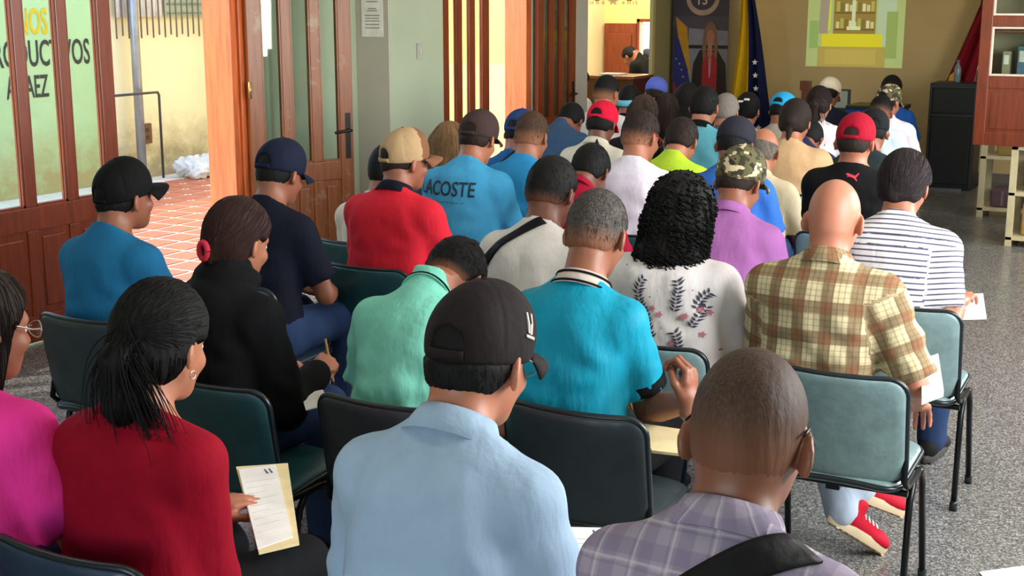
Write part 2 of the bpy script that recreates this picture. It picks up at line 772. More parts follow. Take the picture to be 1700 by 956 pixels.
def make_pose(sp):
    P = Pose()
    g = sp.get
    lean, slump = R(g('lean', 4)), R(g('slump', 12))
    hp, hy, hr = R(g('hp', 14)), R(g('hy', 0)), R(g('hr', 0))
    P.w, P.bel = g('w', 1.0), g('bel', 1.0)
    P.hs = g('hs', 1.04)
    n = 14
    ts = (np.arange(n) + 0.5) / n
    ang = lean + slump * (ts - 0.42) * 1.6
    c, s_ = np.cos(ang).mean(), np.sin(ang).mean()
    ang_end = ang[-1]
    nk = min(R(84), ang_end * 0.75 + R(g('neck', 16)))
    nd = np.array([0, math.sin(nk), math.cos(nk)])
    M = rot3(-hp, 0, 0)
    M = rot3(0, 0, hy) @ M @ rot3(0, hr, 0)
    NL = g('nl', 0.142) * P.hs
    head_off = nd * NL + np.array([0, 0.012, 0])
    ray = M @ np.array([0, -0.01, 0.0])
    topz = 0.130 * P.hs * abs(M[2, 2]) + 0.02 * abs(M[2, 1]) + 0.02 * (1 - abs(M[2, 2]))
    if g('cap'):
        topz += 0.022
    elif (g('hair') or {}).get('type') in ('bun', 'curly', 'long', 'pony'):
        topz += 0.016
    pel = np.array([0, 0, 0.55])
    L = (g('zt', 1.3) - g('base', 0.0) - 0.55 - head_off[2] - topz) / c
    P.L = L
    pts = [pel]
    for a in ang:
        pts.append(pts[-1] + np.array([0, math.sin(a), math.cos(a)]) * (L / n))
    # extend below the pelvis
    P.spine = np.array(pts)
    P.side = R(g('tilt', 0))
    P.pel = pel
    P.c7 = pts[-1]
    P.nd = nd
    P.hM = M
    P.ho = P.c7 + head_off
    P.tops = P.ho + M @ np.array([0, -0.008, 0.125 * P.hs])
    P.ang_end = ang_end
    ux = np.array([1.0, 0, 0])
    ta = np.array([0, math.sin(ang_end), math.cos(ang_end)])
    nf = np.array([0, math.cos(ang_end), -math.sin(ang_end)])
    P.ta, P.nf = ta, nf
    sw = g('sh', 0.160) * (0.55 + 0.45 * P.w)
    P.sh, P.el, P.wr = {}, {}, {}
    up_l, fo_l = 0.29, 0.25
    rest = {-1: (-0.10, 0.36, 0.66), 1: (0.10, 0.36, 0.66)}
    tg = {-1: g('wl'), 1: g('wr')}
    hint = {-1: g('el'), 1: g('er')}
    for sd in (-1, 1):
        S = P.c7 - ta * (0.084 + g('drop', 0.0)) + ux * (sd * sw) + nf * 0.012
        W = np.array(tg[sd] if tg[sd] is not None else rest[sd], float)
        v = W - S
        D = np.linalg.norm(v)
        D2 = min(max(D, 0.12), (up_l + fo_l) * 0.985)
        W = S + v / D * D2
        h = np.array(hint[sd] if hint[sd] is not None else (sd * 0.55, -0.45, -0.6), float)
        u = v / D
        h = h - u * (h @ u)
        h /= np.linalg.norm(h)
        a = (up_l ** 2 - fo_l ** 2 + D2 ** 2) / (2 * D2)
        hh = math.sqrt(max(up_l ** 2 - a * a, 0))
        P.sh[sd], P.wr[sd] = S, W
        P.el[sd] = S + u * a + h * hh
    kn = g('knee', 0.13)
    P.hip, P.knee, P.ank = {}, {}, {}
    for sd in (-1, 1):
        P.hip[sd] = np.array([sd * 0.09 * P.w, 0.0, 0.545])
        P.knee[sd] = np.array([sd * kn, 0.42, 0.53])
        P.ank[sd] = np.array([sd * (kn - 0.01), 0.40, 0.10])
    if g('stand'):
        for sd in (-1, 1):
            P.knee[sd] = np.array([sd * 0.10, 0.03, 0.14])
            P.ank[sd] = np.array([sd * 0.10, -0.02, -0.27])
    for sd, k in ((-1, 'kl'), (1, 'kr')):
        if g(k) is not None:
            P.knee[sd] = np.array(g(k))
    for sd, k in ((-1, 'al'), (1, 'ar')):
        if g(k) is not None:
            P.ank[sd] = np.array(g(k))
    return P


def torso_prim(P, tmin, off_tab=None, loose=0.0, tmax=1.2):
    S = P.spine
    n = len(S) - 1
    seg = S[1:] - S[:-1]
    SL = np.linalg.norm(seg, axis=1)
    T = seg / SL[:, None]
    Lt = SL.sum()
    A = TA * (0.15 + 0.85 * P.w) if P.w < 1 else TA * P.w
    A = A.copy()
    A[8:] = TA[8:]
    B, Fr = TB.copy() * (0.4 + 0.6 * P.w), TF.copy() * (0.4 + 0.6 * P.w) * P.bel
    B[8:], Fr[8:] = TB[8:], TF[8:]
    if loose > 0:                     # cloth hangs from the chest instead of hugging the waist
        for k in (2, 3, 4, 5):
            A[k] = max(A[k], A[6] * (0.93 + 0.02 * (5 - k)))
            B[k] = max(B[k], B[6] * 0.9)
    st = np.linspace(-0.3, 1.2, 160)

    def pch(y):
        z = np.interp(st, TT, y)
        kz = np.ones(9) / 9
        return np.convolve(np.pad(z, 4, 'edge'), kz, 'valid')
    A_, B_, F_ = pch(A), pch(B), pch(Fr)
    lo = S.min(0) - np.array([A.max() + 0.02, 0.22, 0.16])
    hi = S.max(0) + np.array([A.max() + 0.02, 0.24, 0.10])

    def fn(X, Y, Z):
        y2, z2 = Y[0], Z[0]
        y2, z2 = np.broadcast_arrays(y2, z2)
        best = None
        for i in range(n):
            py, pz = y2 - S[i, 1], z2 - S[i, 2]
            u = py * T[i, 1] + pz * T[i, 2]
            lo_ = -1e9 if i == 0 else 0
            hi_ = 1e9 if i == n - 1 else SL[i]
            uc = np.clip(u, lo_, hi_)
            ry, rz = py - uc * T[i, 1], pz - uc * T[i, 2]
            dd = ry * ry + rz * rz
            vv = py * T[i, 2] - pz * T[i, 1]
            tt = (SL[:i].sum() + uc) / Lt
            if best is None:
                best, bt, bv = dd, tt, vv
            else:
                m = dd < best - 1e-9
                best = np.where(m, dd, best)
                bt = np.where(m, tt, bt)
                bv = np.where(m, vv, bv)
        a = np.interp(bt, st, A_) + loose
        b = np.where(bv > 0, np.interp(bt, st, F_), np.interp(bt, st, B_)) + loose
        e = 2.35
        q = (np.abs(X) / a[None]) ** e + (np.abs(bv) / b)[None] ** e
        d = (q ** (1 / e) - 1) * np.minimum(a, b)[None]
        d = np.maximum(d, ((tmin - bt) * Lt)[None])
        d = np.maximum(d, ((bt - tmax) * Lt)[None])
        return d
    return fn, lo, hi


def hp_(P, q):
    return P.ho + P.hM @ (np.asarray(q, float) * P.hs)


def head_prims(P):
    e = lambda c, r, M=None: ellip(hp_(P, c), np.array(r) * P.hs, P.hM if M is None else P.hM @ M)
    c = lambda a, b, ra, rb: cone(hp_(P, a), hp_(P, b), ra * P.hs, rb * P.hs)
    return e, c


def g_neck(sp):
    return sp.get('nr', 1.0)


def build_body(sp, P, hb, hh):
    allp = np.array([*P.spine, P.ho, *P.el.values(), *P.wr.values(), *P.knee.values(), *P.ank.values()])
    lo, hi = allp.min(0) - 0.24, allp.max(0) + 0.24
    lo[2] = min(0.0, allp.min(0)[2] - 0.1)
    xs = axis(lo[0], hi[0], hb, [(P.ho[0] - 0.10, P.ho[0] + 0.10, hh)])
    ys = axis(lo[1], hi[1], hb, [(P.ho[1] - 0.13, P.ho[1] + 0.14, hh)])
    zs = axis(lo[2], P.ho[2] + 0.17, hb, [(P.ho[2] - 0.13, P.ho[2] + 0.15, hh)])
    F = Field(xs, ys, zs)
    F.union(torso_prim(P, -0.16), 0.02)
    for sd in (-1, 1):
        nb = P.c7 - P.ta * 0.015 + np.array([sd * 0.045, 0, 0])
        F.union(cone(nb, P.sh[sd] + P.ta * 0.008, 0.038, 0.05), 0.05)
        F.union(cone(P.sh[sd], P.el[sd], 0.054 * P.w ** 0.6, 0.040), 0.03)
        F.union(cone(P.el[sd], P.wr[sd], 0.042, 0.027), 0.012)
        F.union(cone(P.el[sd] * 0.7 + P.wr[sd] * 0.3, P.el[sd] * 0.3 + P.wr[sd] * 0.7, 0.041, 0.03), 0.02)
        F.union(cone(P.hip[sd], P.knee[sd], 0.088 * P.w ** 0.5, 0.058), 0.03)
        F.union(cone(P.knee[sd], P.ank[sd], 0.056, 0.036), 0.012)
        m = P.knee[sd] * 0.68 + P.ank[sd] * 0.32 + np.array([0, -0.012, 0])
        F.union(ellip(m, (0.05, 0.055, 0.10)), 0.02)
        if not sp.get('shoe_m'):
            F.union(cone(P.ank[sd] - np.array([0, 0.02, 0.04]), P.ank[sd] + np.array([0, 0.13, -0.07]), 0.036, 0.028), 0.02)
    # neck and head
    F.union(cone(P.c7 - P.nd * 0.02, hp_(P, (0, -0.026, -0.03)), 0.057 * g_neck(sp), 0.052 * g_neck(sp)), 0.032)
    e, c = head_prims(P)
    F.union(e((0, -0.010, 0.032), (0.0765, 0.099, 0.101)), 0.02)
    F.union(e((0, -0.036, -0.012), (0.060, 0.066, 0.062)), 0.02)
    F.union(e((0, 0.028, -0.035), (0.060, 0.066, 0.074)), 0.03)
    F.union(e((0, 0.062, -0.086), (0.030, 0.028, 0.024)), 0.025)
    F.union(c((-0.03, 0.078, 0.026), (0.03, 0.078, 0.026), 0.013, 0.013), 0.02)
    for sd in (-1, 1):
        F.union(e((sd * 0.036, 0.066, -0.024), (0.022, 0.022, 0.02)), 0.02)
        F.cut(e((sd * 0.031, 0.098, 0.006), (0.016, 0.014, 0.011)), 0.014)
        tilt = rot3(R(-12), 0, R(sd * 34))
        F.union(ellip(hp_(P, (sd * 0.082, -0.008, -0.002)), np.array((0.0085, 0.023, 0.035)) * P.hs, P.hM @ tilt), 0.008)
        if hh < 0.008:
            F.cut(ellip(hp_(P, (sd * 0.091, 0.0, 0.003)), np.array((0.005, 0.012, 0.020)) * P.hs, P.hM @ tilt), 0.005)
    F.union(c((0, 0.090, 0.012), (0, 0.108, -0.028), 0.008, 0.0125), 0.014)
    for sd in (-1, 1):
        F.union(e((sd * 0.012, 0.098, -0.031), (0.009, 0.010, 0.008)), 0.008)
    F.union(c((-0.018, 0.084, -0.056), (0.018, 0.084, -0.056), 0.007, 0.007), 0.01)
    F.union(c((-0.014, 0.084, -0.067), (0.014, 0.084, -0.067), 0.008, 0.008), 0.008)
    return F.mesh(2)


# ---------------------------------------------------------------- hands
def hand_template(style, h):
    """right hand: wrist at origin, fingers along +y, palm down (-z), thumb on -x"""
    curls = {'relaxed': (22, 26, 18), 'grip': (58, 62, 40), 'pinch': (52, 48, 30)}[style]
    F = Field(axis(-0.075, 0.06, h), axis(-0.05, 0.205, h), axis(-0.10, 0.04, h))
    F.union(cone((0, -0.03, 0), (0, 0.012, 0), 0.024, 0.024), 0.01)
    F.union(ellip((0.0, 0.030, -0.002), (0.030, 0.042, 0.017)), 0.02)
    F.union(ellip((0.002, 0.066, 0.0), (0.037, 0.032, 0.0135)), 0.015)
    F.union(ellip((-0.022, 0.035, -0.012), (0.016, 0.034, 0.014)), 0.015)
    base = [(-0.029, 0.086, 0.0), (-0.009, 0.092, 0.003), (0.011, 0.089, 0.002), (0.030, 0.079, -0.001)]
    lens = [(0.043, 0.026, 0.021), (0.047, 0.030, 0.022), (0.043, 0.027, 0.021), (0.034, 0.021, 0.019)]
    fan = [8, 2, -4, -10]
    for i in range(4):
        p = np.array(base[i])
        ang = 0
        az = R(fan[i]) * (1 if style == 'relaxed' else 0.4)
        F.union(cone(p - np.array([0, 0.03, 0.0]), p, 0.011, 0.0098), 0.008)
        for j in range(3):
            cu = curls[j] * (1.0 + 0.10 * i)
            if style == 'pinch' and i == 0:
                cu *= 0.8
            ang += R(cu) * (0.8 if j == 0 else 1)
            dv = np.array([-math.sin(az) * math.cos(ang), math.cos(az) * math.cos(ang), -math.sin(ang)])
            q = p + dv * lens[i][j]
            r0 = (0.0094, 0.0084, 0.0077)[j] * (0.9 if i == 3 else 1)
            F.union(cone(p, q, r0 + 0.0004, r0 - 0.0006), 0.0035)
            p = q
    th = {'relaxed': [(-0.024, 0.018, -0.010), (-0.045, 0.052, -0.020), (-0.050, 0.083, -0.028), (-0.046, 0.106, -0.034)],
          'grip': [(-0.024, 0.018, -0.010), (-0.042, 0.050, -0.026), (-0.032, 0.078, -0.042), (-0.012, 0.088, -0.052)],
          'pinch': [(-0.024, 0.018, -0.010), (-0.044, 0.050, -0.026), (-0.041, 0.080, -0.042), (-0.032, 0.100, -0.054)]}[style]
    for a, b, ra, rb in zip(th[:-1], th[1:], (0.0145, 0.0115, 0.0098), (0.0118, 0.0100, 0.0085)):
        F.union(cone(a, b, ra, rb), 0.005)
    return F.mesh(1)


HANDS = {}


def hand_geo(style, fine):
    k = (style, fine)
    if k not in HANDS:
        HANDS[k] = hand_template(style, 0.0046 if fine else 0.0085)
    return HANDS[k]


def place_hand(P, sd, style, fine, palm=None, fdir=None):
    V, F = hand_geo(style, fine)
    V = V.copy()
    F = F.copy()
    if sd < 0:
        V[:, 0] *= -1
        F = F[:, ::-1]
    y = P.wr[sd] - P.el[sd]
    y /= np.linalg.norm(y)
    if fdir is not None:
        y = np.array(fdir, float)
        y /= np.linalg.norm(y)
    z = -np.array(palm if palm is not None else (0, 0.1, -1.0), float)
    z = z - y * (z @ y)
    z /= np.linalg.norm(z)
    x = np.cross(y, z)
    Mx = np.stack([x, y, z], 1)
    return P.wr[sd] + (V @ Mx.T), F


# ---------------------------------------------------------------- clothing
def sleeve_axis_cut(a, b, t):
    n = (b - a) / np.linalg.norm(b - a)
    return a + (b - a) * t, n


def build_top(sp, P, h):
    tp = sp['top']
    off = tp.get('off', 0.013)
    slv = tp.get('sleeve', 'short')
    allp = np.array([*P.spine, *P.el.values(), *P.sh.values()] + ([*P.wr.values()] if slv == 'long' else []))
    lo, hi = allp.min(0) - 0.23, allp.max(0) + 0.23
    lo[2] = 0.40
    hi[2] = max(P.c7[2] + 0.16, allp.max(0)[2] + 0.1)
    F = Field(axis(lo[0], hi[0], h), axis(lo[1], hi[1], h), axis(lo[2], hi[2], h))
    F.union(torso_prim(P, -0.12, loose=off), 0.02)
    for sd in (-1, 1):
        nb = P.c7 - P.ta * 0.018 + np.array([sd * 0.045, 0, 0])
        F.union(cone(nb, P.sh[sd] + P.ta * 0.006, 0.040, 0.05), 0.05, off)
        r0, r1 = 0.060 * P.w ** 0.6, 0.050 * P.w ** 0.3
        tend = tp.get('cuff', 0.74)
        if slv == 'short':
            cp_, cn = sleeve_axis_cut(P.sh[sd], P.el[sd], tend)
            base = cone(P.sh[sd], P.sh[sd] + (P.el[sd] - P.sh[sd]) * (tend + 0.25), r0, r1 + 0.008)

            def slf(X, Y, Z, base=base, cp_=cp_, cn=cn):
                return np.maximum(base[0](X, Y, Z), (X - f32(cp_[0])) * f32(cn[0]) + (Y - f32(cp_[1])) * f32(cn[1]) + (Z - f32(cp_[2])) * f32(cn[2]) + f32(off))
            F.union((slf, base[1], base[2]), 0.03, off)
        elif slv == 'long':
            F.union(cone(P.sh[sd], P.el[sd], r0, r1), 0.03, off)
            w2 = P.el[sd] + (P.wr[sd] - P.el[sd]) * 0.9
            F.union(cone(P.el[sd], w2, r1, 0.034), 0.02, off * 0.8)
        else:
            F.union(cone(P.sh[sd], P.sh[sd] + (P.el[sd] - P.sh[sd]) * 0.12, r0, r1), 0.03, off)
    F.union(cone(P.c7 - P.nd * 0.03, P.c7 + P.nd * 0.10, 0.060, 0.055), 0.03, off * 0.4)
    # neckline
    nb = P.c7 + P.nd * tp.get('neck', 0.016)
    nn = P.nd * math.cos(R(18)) + np.array([0, -P.nd[2], P.nd[1]]) * -math.sin(R(18))
    if tp.get('hood'):
        for k in range(14):
            t0, t1 = [PI * (-0.80 + 1.6 * q / 14) for q in (k, k + 1)]
            pt = lambda t: P.c7 + P.nd * (0.036 + 0.016 * math.cos(t)) + np.array([0.078 * math.sin(t), -0.070 * math.cos(t) + 0.015, 0])
            F.union(cone(pt(t0), pt(t1), 0.028, 0.028), 0.02)
        F.union(ellip(P.c7 + np.array([0, -0.085, -0.05]), (0.10, 0.045, 0.075)), 0.03)
    F.cut((lambda X, Y, Z: np.maximum(-((X - f32(nb[0])) * f32(nn[0]) + (Y - f32(nb[1])) * f32(nn[1]) + (Z - f32(nb[2])) * f32(nn[2])),
                                      np.sqrt((X - f32(nb[0])) ** 2 + (Y - f32(nb[1])) ** 2 + (Z - f32(nb[2])) ** 2) - (0.055 if tp.get('hood') else 0.16)),
           nb - 0.16, nb + 0.16), 0.004)
    F.keep(lambda X, Y, Z: f32(0.47) - Z + 0 * X + 0 * Y)
    V, Fq = F.mesh(2)
    # folds
    rng = np.random.RandomState(sp.get('seed', 1))
    N = normals_of(V, Fq)
    amp = 1.35 * tp.get('fold', 0.005) * (1.0 if h < 0.014 else 0.75)
    dz = np.clip((P.c7[2] - V[:, 2]) / 0.45, 0, 1)
    x, y, z = V.T
    f = np.zeros(len(V))
    for k in range(5):
        a = rng.uniform(-0.9, 0.9)
        fr = rng.uniform(16, 46)
        wp = 0.6 * np.sin(z * rng.uniform(6, 14) + rng.uniform(0, 6)) + 0.5 * np.sin(x * rng.uniform(8, 16) + y * 9 + rng.uniform(0, 6))
        s_ = np.sin(fr * (x * math.cos(a) + z * math.sin(a) * 0.9 + 0.4 * y) + wp * 2.2 + rng.uniform(0, 6))
        mask = 0.5 + 0.5 * np.sin(z * rng.uniform(5, 12) + x * rng.uniform(-9, 9) + rng.uniform(0, 6))
        f += (np.abs(s_) ** 1.6 * np.sign(s_)) * mask / 2.2
    # creases pulling to the armpits
    for sd in (-1, 1):
        ap = P.sh[sd] + np.array([0.03 * sd, 0.0, -0.13])
        dv = V - ap
        rr = np.linalg.norm(dv[:, [0, 2]], axis=1)
        th = np.arctan2(dv[:, 2], -sd * dv[:, 0])
        wt = np.clip((rr - 0.05) / 0.06, 0, 1) * np.exp(-(rr / 0.19) ** 2) * (V[:, 0] * sd > 0)
        f += 1.0 * np.sin(th * 8 + 1.2 * np.sin(rr * 16) + rng.uniform(0, 6)) * wt
    V = V + N * (amp * f * (0.35 + 0.65 * dz))[:, None]
    # pattern coordinates
    arm = np.zeros(len(V), bool)
    U = np.stack([V[:, 0], np.zeros(len(V)), V[:, 2]], 1)
    S = P.spine
    seg = np.linalg.norm(S[1:] - S[:-1], axis=1)
    cs = np.concatenate([[0], np.cumsum(seg)])
    j = np.argmin(((V[:, None, 1:] - S[None, :, 1:]) ** 2).sum(2), 1)
    tdir = np.gradient(S, axis=0)
    tdir /= np.linalg.norm(tdir, axis=1, keepdims=True)
    U[:, 2] = cs[j] + ((V - S[j]) * tdir[j]).sum(1)
    side = np.where(V[:, 0] > 0, 1, -1)
    U[:, 0] = V[:, 0] + side * 0.0
    for sd in (-1, 1):
        a, b = P.sh[sd], P.el[sd]
        ax_ = (b - a) / np.linalg.norm(b - a)
        t = (V - a) @ ax_
        rad = np.linalg.norm((V - a) - t[:, None] * ax_, axis=1)
        lim = P.sh[sd][0] * sd - 0.035
        m = (V[:, 0] * sd > lim) & (t > 0.0) & (rad < 0.105)
        fwd = np.array([0, 1, 0.0])
        cr = np.cross(ax_, fwd)
        cr /= np.linalg.norm(cr)
        f2 = np.cross(cr, ax_)
        th = np.arctan2((V - a) @ cr, (V - a) @ f2)
        U[m, 0] = 0.5 + th[m] * 0.068
        U[m, 2] = t[m] + 0.04
        arm |= m
    return V, Fq, {'pat': (3, U), 'arm': (1, arm.astype(float))}


def build_trousers(sp, P, h):
    allp = np.array([*P.hip.values(), *P.knee.values(), *P.ank.values()])
    lo, hi = allp.min(0) - 0.2, allp.max(0) + 0.2
    F = Field(axis(lo[0] - 0.03, hi[0] + 0.03, h), axis(lo[1], hi[1], h), axis(min(0.03, allp.min(0)[2] - 0.08), 0.75, h))
    F.union(torso_prim(P, -0.19, tmax=0.16), 0.02, 0.010)
    for sd in (-1, 1):
        F.union(cone(P.hip[sd], P.knee[sd], 0.092 * P.w ** 0.5, 0.064), 0.03, 0.011)
        F.union(cone(P.knee[sd], P.ank[sd], 0.064, 0.050), 0.02, 0.011)
    V, Fq = F.mesh(2)
    N = normals_of(V, Fq)
    x, y, z = V.T
    f = np.sin(34 * (z + 0.4 * y) + 3 * np.sin(9 * x + 4 * y)) * 0.5 + np.sin(52 * (y - 0.6 * z) + 2 * np.sin(14 * x)) * 0.4
    return V + N * (0.0035 * f)[:, None], Fq


def collar_mesh(P, height=0.036, spread=0.026, gap=22, base=0.004, rx=0.0655, ry=0.068):
    """folded collar around the neck base"""
    nb = P.c7 + P.nd * base
    nd = P.nd
    side = np.array([1.0, 0, 0])
    fr = np.cross(nd, side)
    prof = [(-0.004, -0.012), (-0.002, height * 0.5), (0.001, height), (0.007, height * 1.05), (0.013, height * 0.75), (spread, -0.010)]
    grid = []
    M = 40
    for r_, z_ in prof:
        row = []
        for k in range(M + 1):
            t = R(gap) + (2 * PI - 2 * R(gap)) * k / M        # 0 = front
            fcos = math.cos(t)
            drop = 0.030 * max(0, fcos) ** 1.2
            ex = 1.0 + 0.15 * max(0, fcos)
            p = nb + side * ((rx + r_) * math.sin(t)) + fr * ((ry * ex + r_) * fcos) + nd * (z_ - drop)
            row.append(p)
        grid.append(row)
    m = MB()
    m.sheet(grid, 0.003)
    return m


# ---------------------------------------------------------------- hair and caps
HLY = [-0.13, -0.05, -0.028, -0.005, 0.02, 0.035, 0.06, 0.085, 0.12]
HLZ = [-0.060, -0.066, -0.045, 0.018, 0.020, 0.012, 0.052, 0.078, 0.095]


def head_local(P, X, Y, Z):
    px, py, pz = X - f32(P.ho[0]), Y - f32(P.ho[1]), Z - f32(P.ho[2])
    M = P.hM
    return [(px * f32(M[0, i]) + py * f32(M[1, i]) + pz * f32(M[2, i])) / f32(P.hs) for i in range(3)]


def build_hair(sp, P, h):
    ha = sp['hair']
    ty = ha['type']
    th = ha.get('th', 0.010)
    nape = ha.get('nape', 0.0)
    lo, hi = P.ho - 0.16, P.ho + 0.17
    if ty in ('long', 'pony', 'curly', 'bun'):
        lo = P.ho - np.array([0.2, 0.24, 0.16 + ha.get('len', 0.25)])
    F = Field(axis(lo[0], hi[0], h), axis(lo[1], hi[1], h), axis(lo[2], hi[2], h))
    e, c = head_prims(P)
    hly, hlz = np.array(HLY), np.array(HLZ) + np.array([nape, nape, nape, 0, 0, 0, 0, 0, 0])
    if ha.get('recede'):
        hlz = hlz + np.array([0, 0, 0, 0, 0, 0.0, 0.02, 0.03, 0.04])
    vault = ellip(hp_(P, (0, -0.010, 0.032)), np.array((0.0765, 0.099, 0.101)) * P.hs, P.hM)
    occ = ellip(hp_(P, (0, -0.036, -0.012)), np.array((0.060, 0.066, 0.062)) * P.hs, P.hM)
    soft = 0.034 if ty == 'short' else 0.02

    def scalp(X, Y, Z):
        lx, ly, lz = head_local(P, X, Y, Z)
        over = lz - np.interp(ly, hly, hlz)
        t = np.clip(over / soft + 0.15, 0, 1)
        t = t * t * (3 - 2 * t)
        a = vault[0](X, Y, Z)
        b = occ[0](X, Y, Z)
        k = 0.02
        h = np.maximum(k - np.abs(a - b), 0) / k
        d = np.minimum(a, b) - h * h * (k * 0.25)
        d = d - (-0.004 + (th + 0.004) * t) * P.hs
        if ha.get('bald'):
            d = np.maximum(d, (lz - ha['bald'] + 0.35 * np.maximum(ly, 0)) * 0.25)
        return np.maximum(d, (-0.012 - over) * 0.7)
    F.union((scalp, P.ho - 0.13, P.ho + 0.15), 0.005)
    if ty == 'long':
        L = ha.get('len', 0.25)
        for q in (-0.05, -0.018, 0.018, 0.05):
            a = hp_(P, (q, -0.055, 0.03))
            b = hp_(P, (q * 1.15, -0.085, -0.10))
            d = P.c7 + np.array([q * 1.35, -0.105, -0.02 - (L - 0.2)])
            F.union(cone(a, b, 0.048, 0.044), 0.02)
            F.union(cone(b, d, 0.044, 0.026), 0.02)
        for sd in (-1, 1):
            F.union(cone(hp_(P, (sd * 0.062, 0.0, 0.03)), hp_(P, (sd * 0.072, -0.03, -0.11)), 0.032, 0.034), 0.02)
    elif ty == 'curly':
        for a, r in (((0, -0.03, 0.04), (0.098, 0.112, 0.10)), ((0, -0.05, -0.04), (0.114, 0.100, 0.10)), ((0, -0.065, -0.14), (0.120, 0.082, 0.09))):
            F.union(e(a, r), 0.03)
        F.keep(lambda X, Y, Z: (head_local(P, X, Y, Z)[1] - 0.075 - 0.3 * (head_local(P, X, Y, Z)[2])) * 0.8, 0.02)
    elif ty == 'pony':
        tz = ha.get('tz', 0.02)
        a = hp_(P, (0, -0.100, tz))
        F.union(ellip(a, (0.030, 0.030, 0.032)), 0.015)
        F.union(ellip(hp_(P, (0, -0.044, -0.02)), np.array((0.071, 0.066, 0.062)) * P.hs, P.hM), 0.02)
        mid = a + np.array([0, -0.045, -0.05])
        end = a + np.array([ha.get('sway', 0.0), -0.035, -ha.get('len', 0.25)])
        m2 = mid * 0.45 + end * 0.55 + np.array([0, -0.012, 0])
        k = ha.get('fat', 1.0)
        F.union(cone(a, mid, 0.024 * k, 0.034 * k), 0.02)
        F.union(cone(mid, m2, 0.034 * k, 0.040 * k), 0.02)
        F.union(cone(m2, end, 0.040 * k, 0.014 * k), 0.02)
    elif ty == 'bun':
        b = ha.get('bun', (0, -0.105, 0.0))
        F.union(ellip(hp_(P, (0, -0.044, -0.02)), np.array((0.071, 0.066, 0.062)) * P.hs, P.hM), 0.02)
        F.union(e(b, (ha.get('bs', 0.045),) * 3), 0.012)
        if ha.get('wisp'):
            F.union(cone(hp_(P, (0.0, -0.10, -0.05)), hp_(P, (0.0, -0.10, -0.16)), 0.022, 0.006), 0.01)
    if sp.get('cap'):                   # hair stays inside the crown of the cap
        cp, org, Mc, rx, ry, tall = cap_frame(sp, P)
        cr = ellip(org, np.array((rx, ry, tall)) * P.hs, Mc)
        nz = Mc[:, 2]
        F.keep(lambda X, Y, Z: np.minimum(cr[0](X, Y, Z) + f32(0.005), (X - f32(org[0])) * f32(nz[0]) + (Y - f32(org[1])) * f32(nz[1]) + (Z - f32(org[2])) * f32(nz[2]) + f32(0.030)), 0.002)
    V, Fq = F.mesh(1)
    if len(V) == 0:
        return V, Fq, {}
    N = normals_of(V, Fq)
    q = (V - P.ho) @ P.hM / P.hs
    am = ha.get('rough', 0.0007)
    rng = np.random.RandomState(sp.get('seed', 3))
    an = np.arctan2(q[:, 0], -q[:, 1])
    f = np.sin(an * 38 + 3 * np.sin(q[:, 2] * 30)) * 0.5 + np.sin(an * 61 + q[:, 2] * 20 + 2) * 0.4 + np.sin(q[:, 2] * 90 + an * 17) * 0.35
    V = V + N * (am * f)[:, None]
    ln = np.clip((q[:, 2] - ha.get('f0', -0.045)) / (ha.get('f1', 0.045) - ha.get('f0', -0.045)), 0, 1)
    ln = ln * ln * (3 - 2 * ln)
    return V, Fq, {'length': (1, ln)}


def strand_mesh(lines, r0, r1):
    V, F = [], []
    n = 0
    for ln in lines:
        ln = np.asarray(ln)
        m = len(ln)
        d = np.gradient(ln, axis=0)
        d /= np.linalg.norm(d, axis=1, keepdims=True) + 1e-9
        ref = np.array([0.3, 0.9, 0.2])
        u = np.cross(d, ref)
        u /= np.linalg.norm(u, axis=1, keepdims=True) + 1e-9
        w = np.cross(d, u)
        rr = np.linspace(r0, r1, m)[:, None]
        for k in range(3):
            t = 2 * PI * k / 3
            V.append(ln + u * rr * math.cos(t) + w * rr * math.sin(t))
        for i in range(m - 1):
            for k in range(3):
                a, b = n + k * m + i, n + ((k + 1) % 3) * m + i
                F.append((a, b, b + 1, a + 1))
        n += 3 * m
    return np.concatenate(V), np.array(F)


def cap_frame(sp, P):
    cp = sp['cap']
    Mc = P.hM @ rot3(0, 0, R(cp.get('yaw', 0))) @ rot3(R(cp.get('pitch', 6)), 0, 0)
    return cp, hp_(P, (0, -0.008, cp.get('z', 0.040))), Mc, 0.089, 0.112, cp.get('tall', 0.108)


